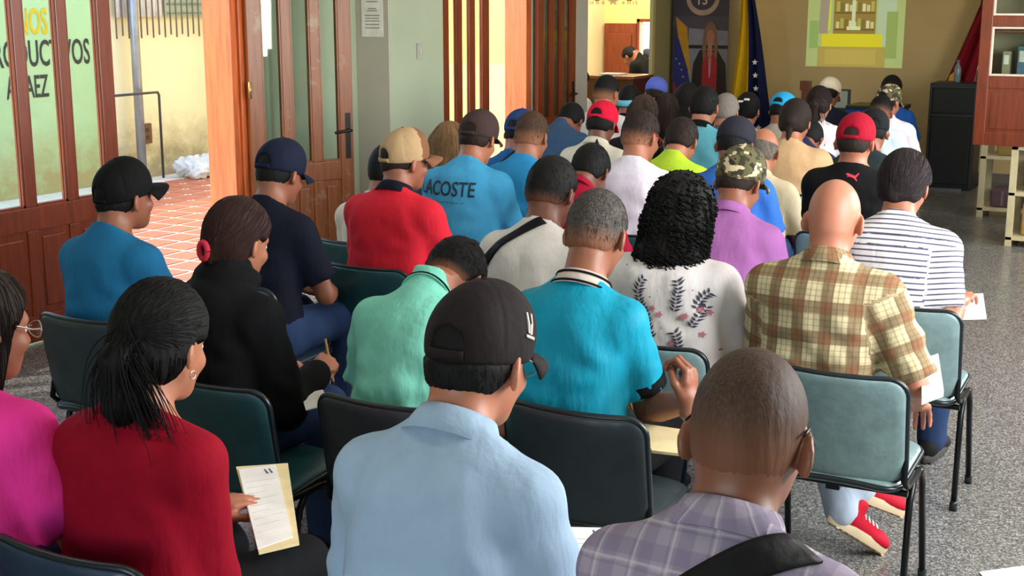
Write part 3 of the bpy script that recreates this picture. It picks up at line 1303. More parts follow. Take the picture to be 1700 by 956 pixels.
def build_cap(sp, P, h, parent):
    """crown, visor, button, strap as children of the cap"""
    cp, org, Mc, rx, ry, tall = cap_frame(sp, P)
    loc = lambda q: org + Mc @ (np.asarray(q, float) * P.hs)
    F = Field(axis(org[0] - 0.14, org[0] + 0.14, h), axis(org[1] - 0.15, org[1] + 0.15, h), axis(org[2] - 0.12, org[2] + 0.14, h))
    F.union(ellip(org, np.array((rx, ry, tall)) * P.hs, Mc), 0.005)
    F.union(ellip(loc((0, 0.03, 0.03)), np.array((0.078, 0.070, tall * 0.72)) * P.hs, Mc), 0.03)
    nz = Mc[:, 2]
    F.keep(lambda X, Y, Z: -((X - f32(org[0])) * f32(nz[0]) + (Y - f32(org[1])) * f32(nz[1]) + (Z - f32(org[2])) * f32(nz[2])) - f32(0.030), 0.005)
    if cp.get('hole', True):
        F.cut(ellip(loc((0, -ry, 0.004)), np.array((0.036, 0.042, 0.030)) * P.hs, Mc), 0.004)
    V, Fq = F.mesh(1)
    q = (V - org) @ Mc / P.hs
    N = normals_of(V, Fq)
    an = np.arctan2(q[:, 1], q[:, 0])
    gr = np.zeros(len(V))
    for k in range(6):
        dlt = np.abs((an - (k * PI / 3 + PI / 6) + PI) % (2 * PI) - PI)
        gr += np.exp(-(dlt / 0.045) ** 2)
    V = V - N * (0.0016 * gr * (q[:, 2] > 0.0))[:, None]
    mats = cp['mats']
    me = quad_mesh('cap', V, Fq)
    cap = link_me('cap', me, mats[0], parent)
    vis_m = mats[1] if len(mats) > 1 else mats[0]
    if cp.get('two'):
        # front panels in the second colour
        me.materials.append(cp['two'])
        mi = np.zeros(len(Fq), np.int32)
        fc = q[Fq].mean(1)
        mi[(fc[:, 1] > cp.get('twoy', 0.035))] = 1
        me.polygons.foreach_set('material_index', mi)
    # visor
    grid = []
    for i in range(7):
        v = i / 6
        row = []
        for j in range(15):
            u = -1 + 2 * j / 14
            t = u * R(64)
            bx, by = (rx * 0.99) * math.sin(t), (ry * 0.985) * math.cos(t)
            ln = 0.074 * v * (1 - 0.55 * abs(u) ** 2.6)
            row.append(loc((bx * (1 + 0.06 * v), by + ln, -0.022 - 0.020 * v * v + 0.010 * v - 0.016 * v * u * u * 1.0 - 0.012 * u * u * v)))
        grid.append(row)
    m = MB()
    m.sheet(grid, 0.005)
    m.build('visor', vis_m, cap, True)
    b = MB()
    b.lathe([(0.001, 0.007), (0.006, 0.006), (0.009, 0.001), (0.009, -0.004)][::-1], 10)
    top = loc((0, 0, tall))
    Mb = Matrix.Translation(top) @ Matrix(Mc.tolist()).to_4x4()
    b.build('button', vis_m, cap, True, xf=Mb)
    if cp.get('hole', True):
        st = []
        for i in range(2):
            row = []
            for j in range(11):
                t = R(-24 + 48 * j / 10)
                row.append(loc(((rx + 0.001) * math.sin(t), -(ry + 0.001) * math.cos(t), -0.023 + 0.016 * i)))
            st.append(row)
        m = MB()
        m.sheet(st, 0.004)
        m.build('strap', mats[0], cap, True)
    return cap, org, Mc


def ring(P, pts, r, name, mat, parent, seg=6):
    m = MB()
    m.tube([hp_(P, p) for p in pts], r, seg)
    return m.build(name, mat, parent, True)


def build_glasses(sp, P, parent):
    g = sp['glasses']
    mat = plain('glasses_' + g['name'], g['col'], 0.3, 0.5)
    gl = []
    for sd in (-1, 1):
        pts = [(sd * 0.033 + 0.024 * math.cos(t), 0.117 - 0.008 * abs(math.cos(t)), 0.004 + 0.019 * math.sin(t)) for t in np.linspace(0, 2 * PI, 17)]
        gl.append([hp_(P, p) for p in pts])
    m = MB()
    for p in gl:
        m.tube(p, 0.0014 * g.get('k', 1), 5, cap=False)
    m.tube([hp_(P, (-0.010, 0.116, 0.008)), hp_(P, (0.010, 0.116, 0.008))], 0.0014, 5)
    o = m.build('glasses', mat, parent, True)
    for sd in (-1, 1):
        t = MB()
        t.tube([hp_(P, p) for p in [(sd * 0.057, 0.108, 0.008), (sd * 0.078, 0.07, 0.012), (sd * 0.081, 0.02, 0.024), (sd * 0.083, -0.006, 0.033), (sd * 0.083, -0.036, 0.022)]], 0.0022 * g.get('k', 1), 6)
        t.build('temple', mat, o, True)
        lens = MB()
        c = hp_(P, (sd * 0.033, 0.114, 0.004))
        lens.v = [tuple(c)] + [tuple(p) for p in gl[0 if sd < 0 else 1][:-1]]
        lens.f = [(0, 1 + k, 1 + (k + 1) % 16) for k in range(16)]
        lens.build('lens', g.get('lens') or glass_mat('spectacle_glass', (0.9, 0.92, 0.92)), o)
    return o
# ------------------------------------------------------------------ patterned cloth
def band(nt, v, period, width, offset=0.0, soft=0.02):
    """1 inside a stripe of the given width fraction"""
    q = math_node(nt, 'FRACT', math_node(nt, 'ADD', math_node(nt, 'DIVIDE', v, period), 50.0 + offset))
    a = math_node(nt, 'ABSOLUTE', math_node(nt, 'SUBTRACT', q, 0.5))
    return math_node(nt, 'SMOOTH_MIN', math_node(nt, 'MAXIMUM', math_node(nt, 'DIVIDE', math_node(nt, 'SUBTRACT', width / 2 + soft, a), soft * 2), 0.0), 1.0, 0.01)


def pat_xyz(nt):
    a = node(nt, 'ShaderNodeAttribute', attribute_name='pat')
    s = node(nt, 'ShaderNodeSeparateXYZ')
    nt.links.new(a.outputs['Vector'], s.inputs[0])
    return s.outputs[0], s.outputs[2], a.outputs['Vector']


def cloth_finish(nt, b, rough=0.85, wr=0.25):
    b.inputs['Roughness'].default_value = rough
    b.inputs['Specular IOR Level'].default_value = 0.25
    b.inputs['Sheen Weight'].default_value = 0.0
    wv = noise(nt, tex_coord(nt, 'Object', (1.0, 1.0, 0.35)), 16, 3)
    bump(nt, b, wv, wr, 0.03)


def plaid_brown():
    m, nt, b = new_mat('plaid_brown_cloth')
    x, z, _ = pat_xyz(nt)
    base = lin((206, 190, 150))
    br = lin((96, 66, 38))
    pink = lin((168, 108, 80))
    P_ = 0.086
    wv = band(nt, x, P_, 0.42)
    wh = band(nt, z, P_ * 1.05, 0.40, 0.2)
    tv = band(nt, x, P_ / 5, 0.22, 0.1, 0.08)
    th = band(nt, z, P_ / 5, 0.20, 0.1, 0.08)
    c = mix_col(nt, math_node(nt, 'MULTIPLY', wv, 0.72), base, br)
    c = mix_col(nt, math_node(nt, 'MULTIPLY', wh, 0.66), c, br)
    both = math_node(nt, 'MULTIPLY', wv, wh)
    c = mix_col(nt, math_node(nt, 'MULTIPLY', both, 0.35), c, pink)
    c = mix_col(nt, math_node(nt, 'MULTIPLY', tv, 0.42), c, lin((84, 62, 26)))
    c = mix_col(nt, math_node(nt, 'MULTIPLY', th, 0.34), c, lin((96, 76, 30)))
    nt.links.new(c, b.inputs['Base Color'])
    cloth_finish(nt, b)
    return m


def plaid_lavender():
    m, nt, b = new_mat('plaid_lavender_cloth')
    x, z, _ = pat_xyz(nt)
    base = lin((152, 140, 154))
    drk = lin((118, 106, 130))
    wht = lin((198, 186, 190))
    wv = band(nt, x, 0.062, 0.40)
    wh = band(nt, z, 0.062, 0.40)
    lv = band(nt, x, 0.062, 0.045, 0.32, 0.03)
    lh = band(nt, z, 0.062, 0.045, 0.32, 0.03)
    lv2 = band(nt, x, 0.062, 0.03, 0.42, 0.03)
    lh2 = band(nt, z, 0.062, 0.03, 0.42, 0.03)
    c = mix_col(nt, math_node(nt, 'MULTIPLY', wv, 0.5), base, drk)
    c = mix_col(nt, math_node(nt, 'MULTIPLY', wh, 0.5), c, drk)
    for l in (lv, lh):
        c = mix_col(nt, math_node(nt, 'MULTIPLY', l, 0.65), c, wht)
    for l in (lv2, lh2):
        c = mix_col(nt, math_node(nt, 'MULTIPLY', l, 0.35), c, lin((70, 60, 88)))
    nt.links.new(c, b.inputs['Base Color'])
    cloth_finish(nt, b)
    return m


def striped():
    m, nt, b = new_mat('striped_cloth')
    x, z, _ = pat_xyz(nt)
    s = band(nt, z, 0.0198, 0.30, 0.0, 0.06)
    c = mix_col(nt, s, lin((232, 226, 226)), lin((78, 78, 104)))
    nt.links.new(c, b.inputs['Base Color'])
    cloth_finish(nt, b)
    return m


def printed(name, base, spots, scale=26, thr=0.62):
    """cloth with a small printed motif"""
    m, nt, b = new_mat(name)
    x, z, v = pat_xyz(nt)
    vo = node(nt, 'ShaderNodeTexVoronoi')
    vo.inputs['Scale'].default_value = scale
    nt.links.new(v, vo.inputs['Vector'])
    k = math_node(nt, 'LESS_THAN', vo.outputs['Distance'], thr * 0.35)
    c = mix_col(nt, k, lin(base), lin(spots))
    nt.links.new(c, b.inputs['Base Color'])
    cloth_finish(nt, b)
    return m


def camo():
    if 'camo' in MATS:
        return MATS['camo']
    m, nt, b = new_mat('camouflage_cloth')
    v = tex_coord(nt)
    f = noise(nt, v, 16, 2)
    g = noise(nt, tex_coord(nt, 'Object', (1.3, 0.8, 1.7)), 21, 2, out=0)
    c = ramp(nt, f, [(0.40, lin((52, 48, 34))), (0.43, lin((86, 82, 52))), (0.55, lin((96, 90, 60))), (0.58, lin((40, 36, 28))), (0.66, lin((196, 180, 148)))])
    n = c.node
    n.color_ramp.interpolation = 'CONSTANT'
    k = math_node(nt, 'GREATER_THAN', g, 0.60)
    c = mix_col(nt, k, c, lin((190, 172, 140)))
    nt.links.new(c, b.inputs['Base Color'])
    cloth_finish(nt, b)
    MATS['camo'] = m
    return m


def denim():
    return cloth('denim_blue', (44, 62, 96), 0.9, 0.2)


# ------------------------------------------------------------------ shoes
def shoe_geo():
    F = Field(axis(-0.07, 0.07, 0.007), axis(-0.12, 0.21, 0.007), axis(-0.03, 0.13, 0.007))
    F.union(cone((0, -0.045, 0.045), (0, 0.13, 0.028), 0.040, 0.034), 0.02)
    F.union(cone((0, -0.03, 0.06), (0, -0.01, 0.095), 0.042, 0.040), 0.02)
    F.union(ellip((0.003, 0.125, 0.028), (0.043, 0.055, 0.028)), 0.02)
    F.cut(ellip((0, -0.012, 0.125), (0.028, 0.034, 0.035)), 0.006)
    F.keep(lambda X, Y, Z: f32(0.012) - Z + 0 * X + 0 * Y)
    up = F.mesh(1)
    poly = []
    for k in range(24):
        t = 2 * PI * k / 24
        y = 0.047 + 0.138 * math.cos(t)
        w = 0.036 + 0.010 * (y > 0.08) * min(1, (y - 0.08) / 0.05)
        poly.append((w * math.sin(t) * (1.06 if abs(math.cos(t)) < 0.8 else 1.0), y))
    s = MB()
    n = len(poly)
    for z, k in ((-0.008, 0.96), (0.0, 1.0), (0.018, 1.02), (0.024, 0.97)):
        for p in poly:
            s.v.append((p[0] * k, 0.047 + (p[1] - 0.047) * k, z))
    for i in range(3):
        for j in range(n):
            a, b = i * n + j, i * n + (j + 1) % n
            s.f.append((a, b, b + n, a + n))
    s.f.append(tuple(range(n))[::-1])
    s.f.append(tuple(3 * n + j for j in range(n)))
    for k in range(9):                      # tread bars
        y = -0.06 + 0.027 * k
        s.box((-0.026, y, -0.012), (0.026, y + 0.013, -0.007))
    return up, s


SHOE_UP, SHOE_SOLE = shoe_geo()
SHOES = {}


def add_shoe(parent, loc, mat4, col, sole):
    k = (col, sole)
    if k not in SHOES:
        um = quad_mesh('shoe', *SHOE_UP)
        um.materials.append(cloth('shoe_%d_%d_%d' % col, col, 0.7))
        so = SHOE_SOLE.build('sole', plain('sole_%d_%d_%d' % sole, sole, 0.7))
        smooth_by_angle(so, 40)
        lc = MB()
        for q in range(4):
            y = 0.035 + 0.02 * q
            lc.tube([(-0.022, y, 0.066 - 0.09 * (y - 0.03)), (0, y + 0.004, 0.083 - 0.14 * (y - 0.03)), (0.022, y, 0.066 - 0.09 * (y - 0.03))], 0.004, 5)
        lo = lc.build('laces', plain('lace_white', (225, 220, 216), 0.8), None, True)
        SHOES[k] = (um, so.data, lo.data)
        for o in (so, lo):
            bpy.data.objects.remove(o, do_unlink=True)
    um, sm, lm = SHOES[k]
    o = bpy.data.objects.new('shoe', um)
    COL.objects.link(o)
    o.parent = parent
    o.matrix_local = mat4
    for nm, me in (('sole', sm), ('laces', lm)):
        c = bpy.data.objects.new(nm, me)
        COL.objects.link(c)
        c.parent = o
    return o


# ------------------------------------------------------------------ chair
def vinyl(name, col):
    key = ('vinyl', name)
    if key in MATS:
        return MATS[key]
    m, nt, b = new_mat('vinyl_' + name)
    c = lin(col)
    v = tex_coord(nt)
    f = noise(nt, v, 7, 5, 0.65)
    nt.links.new(ramp(nt, f, [(0.3, tuple(x * 0.7 for x in c)), (0.75, tuple(min(1, x * 1.35 + 0.004) for x in c))]), b.inputs['Base Color'])
    g = ramp(nt, noise(nt, v, 12, 4), [(0.3, (0.30,) * 3), (0.7, (0.48,) * 3)])
    nt.links.new(g, b.inputs['Roughness'])
    b.inputs['Specular IOR Level'].default_value = 0.55
    bump(nt, b, noise(nt, v, 9, 4), 0.22, 0.02)
    MATS[key] = m
    return m


def pad_mesh(w, h, t, rc, curve, M, both=True, nx=14, ny=10):
    """rounded-rectangle cushion in the xz plane, thickness along y, bulged; curve bows it in plan"""
    outl = []
    for cx, cz, a0 in ((w / 2 - rc, h / 2 - rc, 0), (-w / 2 + rc, h / 2 - rc, 90), (-w / 2 + rc, -h / 2 + rc, 180), (w / 2 - rc, -h / 2 + rc, 270)):
        for k in range(7):
            a = R(a0 + 15 * k)
            outl.append((cx + rc * math.cos(a), cz + rc * math.sin(a)))
    # densify straight runs
    dense = []
    for i in range(len(outl)):
        a, b = outl[i], outl[(i + 1) % len(outl)]
        n = max(1, int(math.hypot(b[0] - a[0], b[1] - a[1]) / 0.05))
        for k in range(n):
            dense.append((a[0] + (b[0] - a[0]) * k / n, a[1] + (b[1] - a[1]) * k / n))
    rings = [(1.0, 0.30), (0.985, 0.62), (0.95, 0.84), (0.86, 0.97), (0.6, 1.0), (0.3, 1.0)]
    m = MB()
    n = len(dense)
    bow = lambda x: curve * (x / (w / 2)) ** 2
    for s in (-1, 1):
        n0 = len(m.v)
        for k, tt in rings:
            for x, z in dense:
                m.v.append((x * k, s * t / 2 * tt + bow(x * k), z * k))
        m.v.append((0, s * t / 2, 0))
        for i in range(len(rings) - 1):
            for j in range(n):
                a, b = n0 + i * n + j, n0 + i * n + (j + 1) % n
                m.f.append((a, b, b + n, a + n))
        last = n0 + (len(rings) - 1) * n
        for j in range(n):
            m.f.append((last + j, last + (j + 1) % n, n0 + len(rings) * n))
    off = len(rings) * n + 1
    for j in range(n):
        m.f.append((j, (j + 1) % n, off + (j + 1) % n, off + j))
    m.v = [tuple(M @ Vector(p)) for p in m.v]
    edge = [tuple(M @ Vector((x, bow(x), z))) for x, z in dense]
    return m, edge


CHAIRS = {}
SEAT_Z = 0.455


def chair_proto(kind):
    if kind in CHAIRS:
        return CHAIRS[kind]
    cols = {'charcoal': (36, 46, 50), 'teal': (28, 78, 82), 'grey': (118, 144, 144), 'navy': (28, 46, 66)}  # tones differ by light; grey has the window's reflection put into its colour
    vm = vinyl(kind, cols[kind])
    rim = plain('chair_rim', (20, 28, 32), 0.32, 0.0)
    steel = plain('chair_steel', (34, 36, 38), 0.30, 0.75)
    root = empty('chair')
    # back rest: top at z 0.77, leaning back
    Mb = Matrix.Translation((0, -0.182, 0.602)) @ Matrix.Rotation(R(10), 4, 'X')
    pm, edge = pad_mesh(0.430, 0.345, 0.034, 0.055, 0.030, Mb)
    back = pm.build('backrest', vm, root, True)
    e = MB()
    e.tube(edge + [edge[0], edge[1]], 0.0095, 8, cap=False)
    e.build('rim', rim, back, True)
    Ms = Matrix.Translation((0, 0.035, 0.44)) @ Matrix.Rotation(R(-87), 4, 'X')
    pm, edge = pad_mesh(0.405, 0.41, 0.040, 0.06, 0.012, Ms)
    seat = pm.build('seat', vm, root, True)
    e = MB()
    e.tube(edge + [edge[0], edge[1]], 0.009, 8, cap=False)
    e.build('rim', rim, seat, True)
    for sd in (-1, 1):
        x = sd * 0.222
        m = MB()
        m.tube([(x, 0.03, 0.418), (x, -0.03, 0.414), (x, -0.07, 0.36), (x + sd * 0.006, -0.13, 0.012)], 0.0115, 8)
        m.build('rear_leg', steel, root, True)
        m = MB()
        m.tube([(x, 0.03, 0.418), (x, 0.09, 0.414), (x, 0.125, 0.36), (x + sd * 0.006, 0.20, 0.012)], 0.0115, 8)
        m.build('front_leg', steel, root, True)
        m = MB()
        m.tube([(x, 0.05, 0.420), (x, -0.12, 0.424), (x * 0.975, -0.150, 0.45), (x * 0.955, -0.135, 0.52), (x * 0.94, -0.150, 0.60)], 0.0105, 8)
        m.build('back_upright', steel, root, True)
        for y in (-0.13, 0.20):
            m = MB()
            m.lathe([(0.015, 0.0), (0.015, 0.03), (0.011, 0.036)], 10, (x + sd * 0.006, y, 0.0))
            m.build('rubber_foot', rim, root, True)
    m = MB()
    m.tube([(-0.222, -0.105, 0.395), (0.222, -0.105, 0.395)], 0.011, 8)
    m.box((-0.022, -0.150, 0.385), (0.022, -0.095, 0.425), 0.004)
    m.build('rear_crossbar', steel, root)
    m = MB()
    m.tube([(-0.222, 0.10, 0.412), (0.222, 0.10, 0.412)], 0.010, 8)
    m.build('front_crossbar', steel, root, True)
    CHAIRS[kind] = [root, False]
    return CHAIRS[kind]


def add_chair(kind, loc, rz, label, group='stacking chairs in rows'):
    pr = chair_proto(kind)
    if not pr[1]:
        pr[1] = True
        o = pr[0]
    else:
        o = copy_tree(pr[0])
    o.location = loc
    o.rotation_euler = (0, 0, rz)
    tag(o, label, 'chair', group)
    return o


# ------------------------------------------------------------------ persons
def ty_short(hm):
    return hm['type'] == 'short' and hm.get('th', 0.008) > 0.005 and not hm.get('recede')


def add_strands(P, hm, V, F, hair_obj, seed, sp_cap=None):
    """fine locks lying on the hair volume, combed towards a knot or hanging down"""
    rng = np.random.RandomState(seed)
    bvh = BVHTree.FromPolygons([tuple(v) for v in V], [tuple(map(int, f)) for f in F])
    fc = V[F].mean(1)
    ty = hm['type']
    n = hm['strands']
    tie = hp_(P, (0, -0.100, hm.get('tz', 0.02))) if ty == 'pony' else hp_(P, hm.get('bun', (0, -0.1, 0.0))) if ty == 'bun' else None
    pick = rng.choice(len(fc), n, replace=len(fc) < n)
    lines = []
    for i in pick:
        p = fc[i] + rng.uniform(-0.003, 0.003, 3)
        q = (p - P.ho) @ P.hM
        if ty in ('pony', 'bun') and q[1] > 0.05 and q[2] < 0.09:
            continue
        if ty == 'short' and q[2] < (-0.02 if sp_cap is None else -0.2):
            continue
        if ty == 'short' and sp_cap is not None and q[2] > 0.0:
            continue
        free = False
        line = []
        if ty == 'curly':
            ln = rng.uniform(0.09, 0.20)
            ph, rr, pt = rng.uniform(0, 6.3), rng.uniform(0.005, 0.010), rng.uniform(0.018, 0.028)
            out = np.array([p[0] - P.ho[0], p[1] - P.ho[1], 0])
            out /= np.linalg.norm(out) + 1e-6
            m = 30
            for k in range(m):
                t = k / (m - 1)
                z = t * ln
                base = p + np.array([0, 0, -z]) + out * (0.012 * t + 0.004)
                near = bvh.find_nearest(Vector(base))
                if near[0] is not None and p[2] - z > P.c7[2] - 0.02:
                    base = base * 0.45 + np.array(near[0] + near[1] * 0.004) * 0.55
                a = ph + 2 * PI * z / pt
                line.append(base + rr * np.array([math.cos(a), math.sin(a), 0]))
        else:
            st = 0.012 if ty != 'short' else 0.005
            d0 = None
            for k in range(hm.get('steps', 14)):
                if not free:
                    h = bvh.find_nearest(Vector(p))
                    if h[0] is None:
                        break
                    p = np.array(h[0]) + np.array(h[1]) * 0.0008
                    nr = np.array(h[1])
                line.append(p.copy())
                if tie is not None and p[2] > tie[2] - 0.045 and np.linalg.norm(p - tie) > 0.035:
                    d = tie - p
                else:
                    d = np.array([0, 0, -1.0])
                d = d / (np.linalg.norm(d) + 1e-9) + rng.normal(0, 0.45 if ty == 'short' else 0.10, 3)
                if not free:
                    d = d - nr * (d @ nr)
                    if np.linalg.norm(d) < 0.35:
                        if ty != 'pony' or p[1] > tie[1] - 0.01:
                            break
                        free = True
                        d = np.array([rng.normal(0, 0.25), rng.normal(0, 0.15), -1.0])
                d /= np.linalg.norm(d) + 1e-9
                if d0 is not None:
                    d = d0 * 0.5 + d * 0.5
                d0 = d
                p = p + d * st
        if len(line) > 3:
            lines.append(np.array(line))
    if ty == 'pony' and hm.get('loose'):
        end = tie + np.array([hm.get('sway', 0.0), -0.045, -hm['len']])
        for k in range(hm['loose']):
            sp_ = rng.normal(0, 1, 3)
            a = tie + np.array([0.018, 0.012, 0.018]) * rng.normal(0, 1, 3) + np.array([0, -0.02, -0.02])
            b = tie + np.array([0.034 * sp_[0], -0.060 + 0.020 * sp_[1], -0.06 + 0.02 * sp_[2]])
            c_ = end + np.array([0.046 * sp_[0] + 0.01, 0.022 * sp_[1], 0.07])
            d_ = end + np.array([0.050 * sp_[0] + rng.normal(0, 0.018), 0.016 * sp_[1] + 0.02, -0.10 * rng.rand() - 0.0])
            t = np.linspace(0, 1, 12)[:, None]
            lines.append(a * (1 - t) ** 3 + 3 * b * t * (1 - t) ** 2 + 3 * c_ * t * t * (1 - t) + d_ * t ** 3)
    if not lines:
        return
    r = hm.get('sr', 0.0011)
    v, f = strand_mesh(lines, r, r * (0.9 if ty == 'curly' else 0.35))
    o = link_me('hair_strands', quad_mesh('hair_strands', v, f, {'length': (1, np.ones(len(v)))}), hair_obj.data.materials[0], hair_obj)
    o['kind'] = 'stuff'


LOD = [(0.0155, 0.0056, 0.0098, 0.0054), (0.022, 0.0088, 0.0138, 0.0082), (0.028, 0.0125, 0.019, 0.0118)]
PEOPLE = {}
DEBUG = False


def project_on(bvh, verts, org, ydir, off=0.0025):
    """drop flat print vertices on a cloth surface along a direction"""
    out = []
    d = Vector(ydir).normalized()
    for v in verts:
        h = bvh.ray_cast(Vector(v) - d * 1.0, d, 3.0)
        out.append(tuple((h[0] - d * off) if h[0] is not None else Vector(v)))
    return out


def person(key, label, px, py, group='seated audience', **sp):
    sp['seed'] = sum(ord(c) * (i + 1) for i, c in enumerate(key)) % 9999
    lod = sp.get('lod', 2)
    hb, hh, hc, ha = LOD[lod]
    P = make_pose(sp)
    yaw = R(sp.get('yaw', 0))
    T = at_z(px, py, sp.get('zt', 1.3))
    c, s_ = math.cos(yaw), math.sin(yaw)
    ox, oy = P.tops[0], P.tops[1]
    root = np.array([T[0] - (c * ox - s_ * oy), T[1] - (s_ * ox + c * oy), 0.0])
    root[2] = sp.get('base', 0.0)
    redo = False
    for kk in ('wl', 'wr'):
        if sp.get(kk + '_px'):
            w_ = at_y(*sp[kk + '_px']) - root
            sp[kk] = (c * w_[0] + s_ * w_[1], -s_ * w_[0] + c * w_[1], w_[2])
            redo = True
    if redo:
        P = make_pose(sp)
    V, F = build_body(sp, P, hb, hh)
    vs, fs = [V], [F]
    n = len(V)
    for sd, kk in ((-1, 'handl'), (1, 'handr')):
        hd = sp.get(kk, {})
        hv, hf = place_hand(P, sd, hd.get('style', 'relaxed'), lod == 0, hd.get('palm'), hd.get('fdir'))
        vs.append(hv)
        fs.append(hf + n)
        n += len(hv)
    me = quad_mesh('person', np.concatenate(vs), np.concatenate(fs))
    body = link_me('person', me, skin_mat(sp['skin']))
    body.location = root
    body.rotation_euler = (0, 0, yaw)
    tag(body, label, 'person', group)
    # eyes
    for sd in (-1, 1):
        o = bpy.data.objects.new('eye', EYE)
        COL.objects.link(o)
        o.parent = body
        o.location = hp_(P, (sd * 0.031, 0.0775, 0.006))
        o.rotation_euler = Matrix(P.hM.tolist()).to_euler()
    # hair
    if sp.get('hair'):
        hv, hf, at = build_hair(sp, P, ha)
        if len(hv):
            hm = sp['hair']
            ho = link_me('hair', quad_mesh('hair', hv, hf, at), hair_mat(hm.get('col', (30, 24, 22)), hm.get('grey', 0.0), hm.get('fade'), hm.get('gloss', 0.7)), body)
            P.hair_obj = ho
            if (lod < 2 and ty_short(hm) and not sp.get('cap')) or (lod == 0 and sp.get('cap')):
                hm = dict(hm, strands=1100 if lod == 0 else 450, steps=4, sr=0.0006 if lod == 0 else 0.0009)
            if hm.get('strands'):
                add_strands(P, hm, hv, hf, ho, sp['seed'], sp.get('cap'))
            if hm.get('tie'):
                a = hp_(P, (0, -0.100, hm.get('tz', 0.02))) + np.array([0, -0.022, -0.016])
                t = MB()
                t.tube([a + np.array([0.027 * math.cos(q), 0.010 * math.sin(q), 0.027 * math.sin(q)]) for q in np.linspace(0, 2 * PI, 15)], 0.009, 6, cap=False)
                t.build('hair_tie', plain('hair_tie_%d_%d_%d' % hm['tie'], hm['tie'], 0.8), ho, True)
    if sp.get('cap'):
        P.cap = build_cap(sp, P, ha, body)
    if sp.get('glasses'):
        build_glasses(sp, P, body)
    # clothes
    tv, tf, at = build_top(sp, P, hc)
    tp = sp['top']
    shirt = link_me(tp.get('name', 'shirt'), quad_mesh('shirt', tv, tf, at), tp['mat'], body)
    P.top = (shirt, tv, tf)
    if tp.get('collar'):
        cm = collar_mesh(P, tp.get('ch', 0.036), tp.get('cs', 0.026))
        co = cm.build('collar', tp['collar'], shirt, True)
        ca = np.array([v_.co[:] for v_ in co.data.vertices])
        an_ = np.arctan2(ca[:, 0] - P.c7[0], -(ca[:, 1] - P.c7[1]))
        at_ = co.data.attributes.new('pat', 'FLOAT_VECTOR', 'POINT')
        at_.data.foreach_set('vector', np.stack([an_ * 0.085, 0 * an_, ca[:, 2]], 1).astype(f32).ravel())
        for (f0, f1, mat) in tp.get('trim', []):
            nb = P.c7 + P.nd * 0.004
            fr = np.cross(P.nd, np.array([1.0, 0, 0]))
            rows = []
            for f_ in (f0, f1):
                rows.append([nb + np.array([1.0, 0, 0]) * ((0.0655 + 0.0165 + 0.013 * (1 - f_)) * math.sin(t)) + fr * ((0.068 + 0.0165 + 0.013 * (1 - f_)) * math.cos(t)) + P.nd * (-0.008 + 0.040 * f_ - 0.03 * max(0, math.cos(t)) ** 1.2) for t in np.linspace(R(40), R(320), 33)])
            q = MB()
            q.sheet(rows, 0.003)
            q.build('collar_stripe', mat, co, True)
    for (t0, t1, mat) in tp.get('bands', []):
        for sd in (-1, 1):
            a, b = P.sh[sd], P.el[sd]
            ax_ = (b - a) / np.linalg.norm(b - a)
            u = np.cross(ax_, np.array([0, 1, 0.0]))
            u /= np.linalg.norm(u)
            w = np.cross(ax_, u)
            rr = 0.0745 * P.w ** 0.45
            q = MB()
            q.sheet([[a + (b - a) * t + (u * math.cos(k) + w * math.sin(k)) * rr for k in np.linspace(0, 2 * PI, 29)] for t in (t0, t1)], 0.004)
            q.build('cuff', mat, shirt, True)
    qv, qf = build_trousers(sp, P, hc * 1.9)
    link_me('trousers', quad_mesh('trousers', qv, qf), sp.get('pants') or denim(), body)
    for sd in (-1, 1):
        a = P.ank[sd]
        m4 = Matrix.Translation((a[0], a[1] + 0.01, max(0.014, a[2] - 0.082) if not sp.get('stand') else a[2] - 0.082)) @ Matrix.Rotation(R(-6 * sd), 4, 'Z')
        if sp.get('shoe_m'):
            m4 = sp['shoe_m'][0 if sd < 0 else 1]
        add_shoe(body, None, m4, sp.get('shoe', (34, 32, 34)), sp.get('sole', (60, 58, 56)))
    if sp.get('chair'):
        cl = Vector((root[0], root[1], 0)) + Matrix.Rotation(yaw, 3, 'Z') @ Vector((sp.get('cdx', 0.0), sp.get('cdy', 0.0), 0))
        add_chair(sp['chair'], cl, yaw + R(sp.get('cyaw', 0)), sp.get('clabel') or 'vinyl stacking chair under the ' + sp['who'])
    P.obj, P.root, P.yaw = body, root, yaw
    PEOPLE[key] = P
    if DEBUG:
        print('ROOT %-10s %6.2f %6.2f  L %.2f' % (key, root[0], root[1], P.L))
    return P


def eye_geo():
    m = MB()
    m.lathe([(0.0005, 0.0125), (0.005, 0.0115), (0.009, 0.0085), (0.012, 0.003), (0.0125, 0.0), (0.010, -0.007), (0.003, -0.012)][::-1], 14)
    mt, nt, b = new_mat('eye')
    sx = node(nt, 'ShaderNodeSeparateXYZ')
    nt.links.new(tex_coord(nt), sx.inputs[0])
    nt.links.new(ramp(nt, math_node(nt, 'MULTIPLY', sx.outputs[1], 80.0), [(0.86, lin((226, 216, 208))), (0.88, lin((46, 28, 18)))]), b.inputs['Base Color'])
    b.inputs['Roughness'].default_value = 0.15
    o = m.build('eye', mt, None, True, xf=Matrix.Rotation(R(-90), 4, 'X'))
    me = o.data
    bpy.data.objects.remove(o, do_unlink=True)
    return me


EYE = eye_geo()


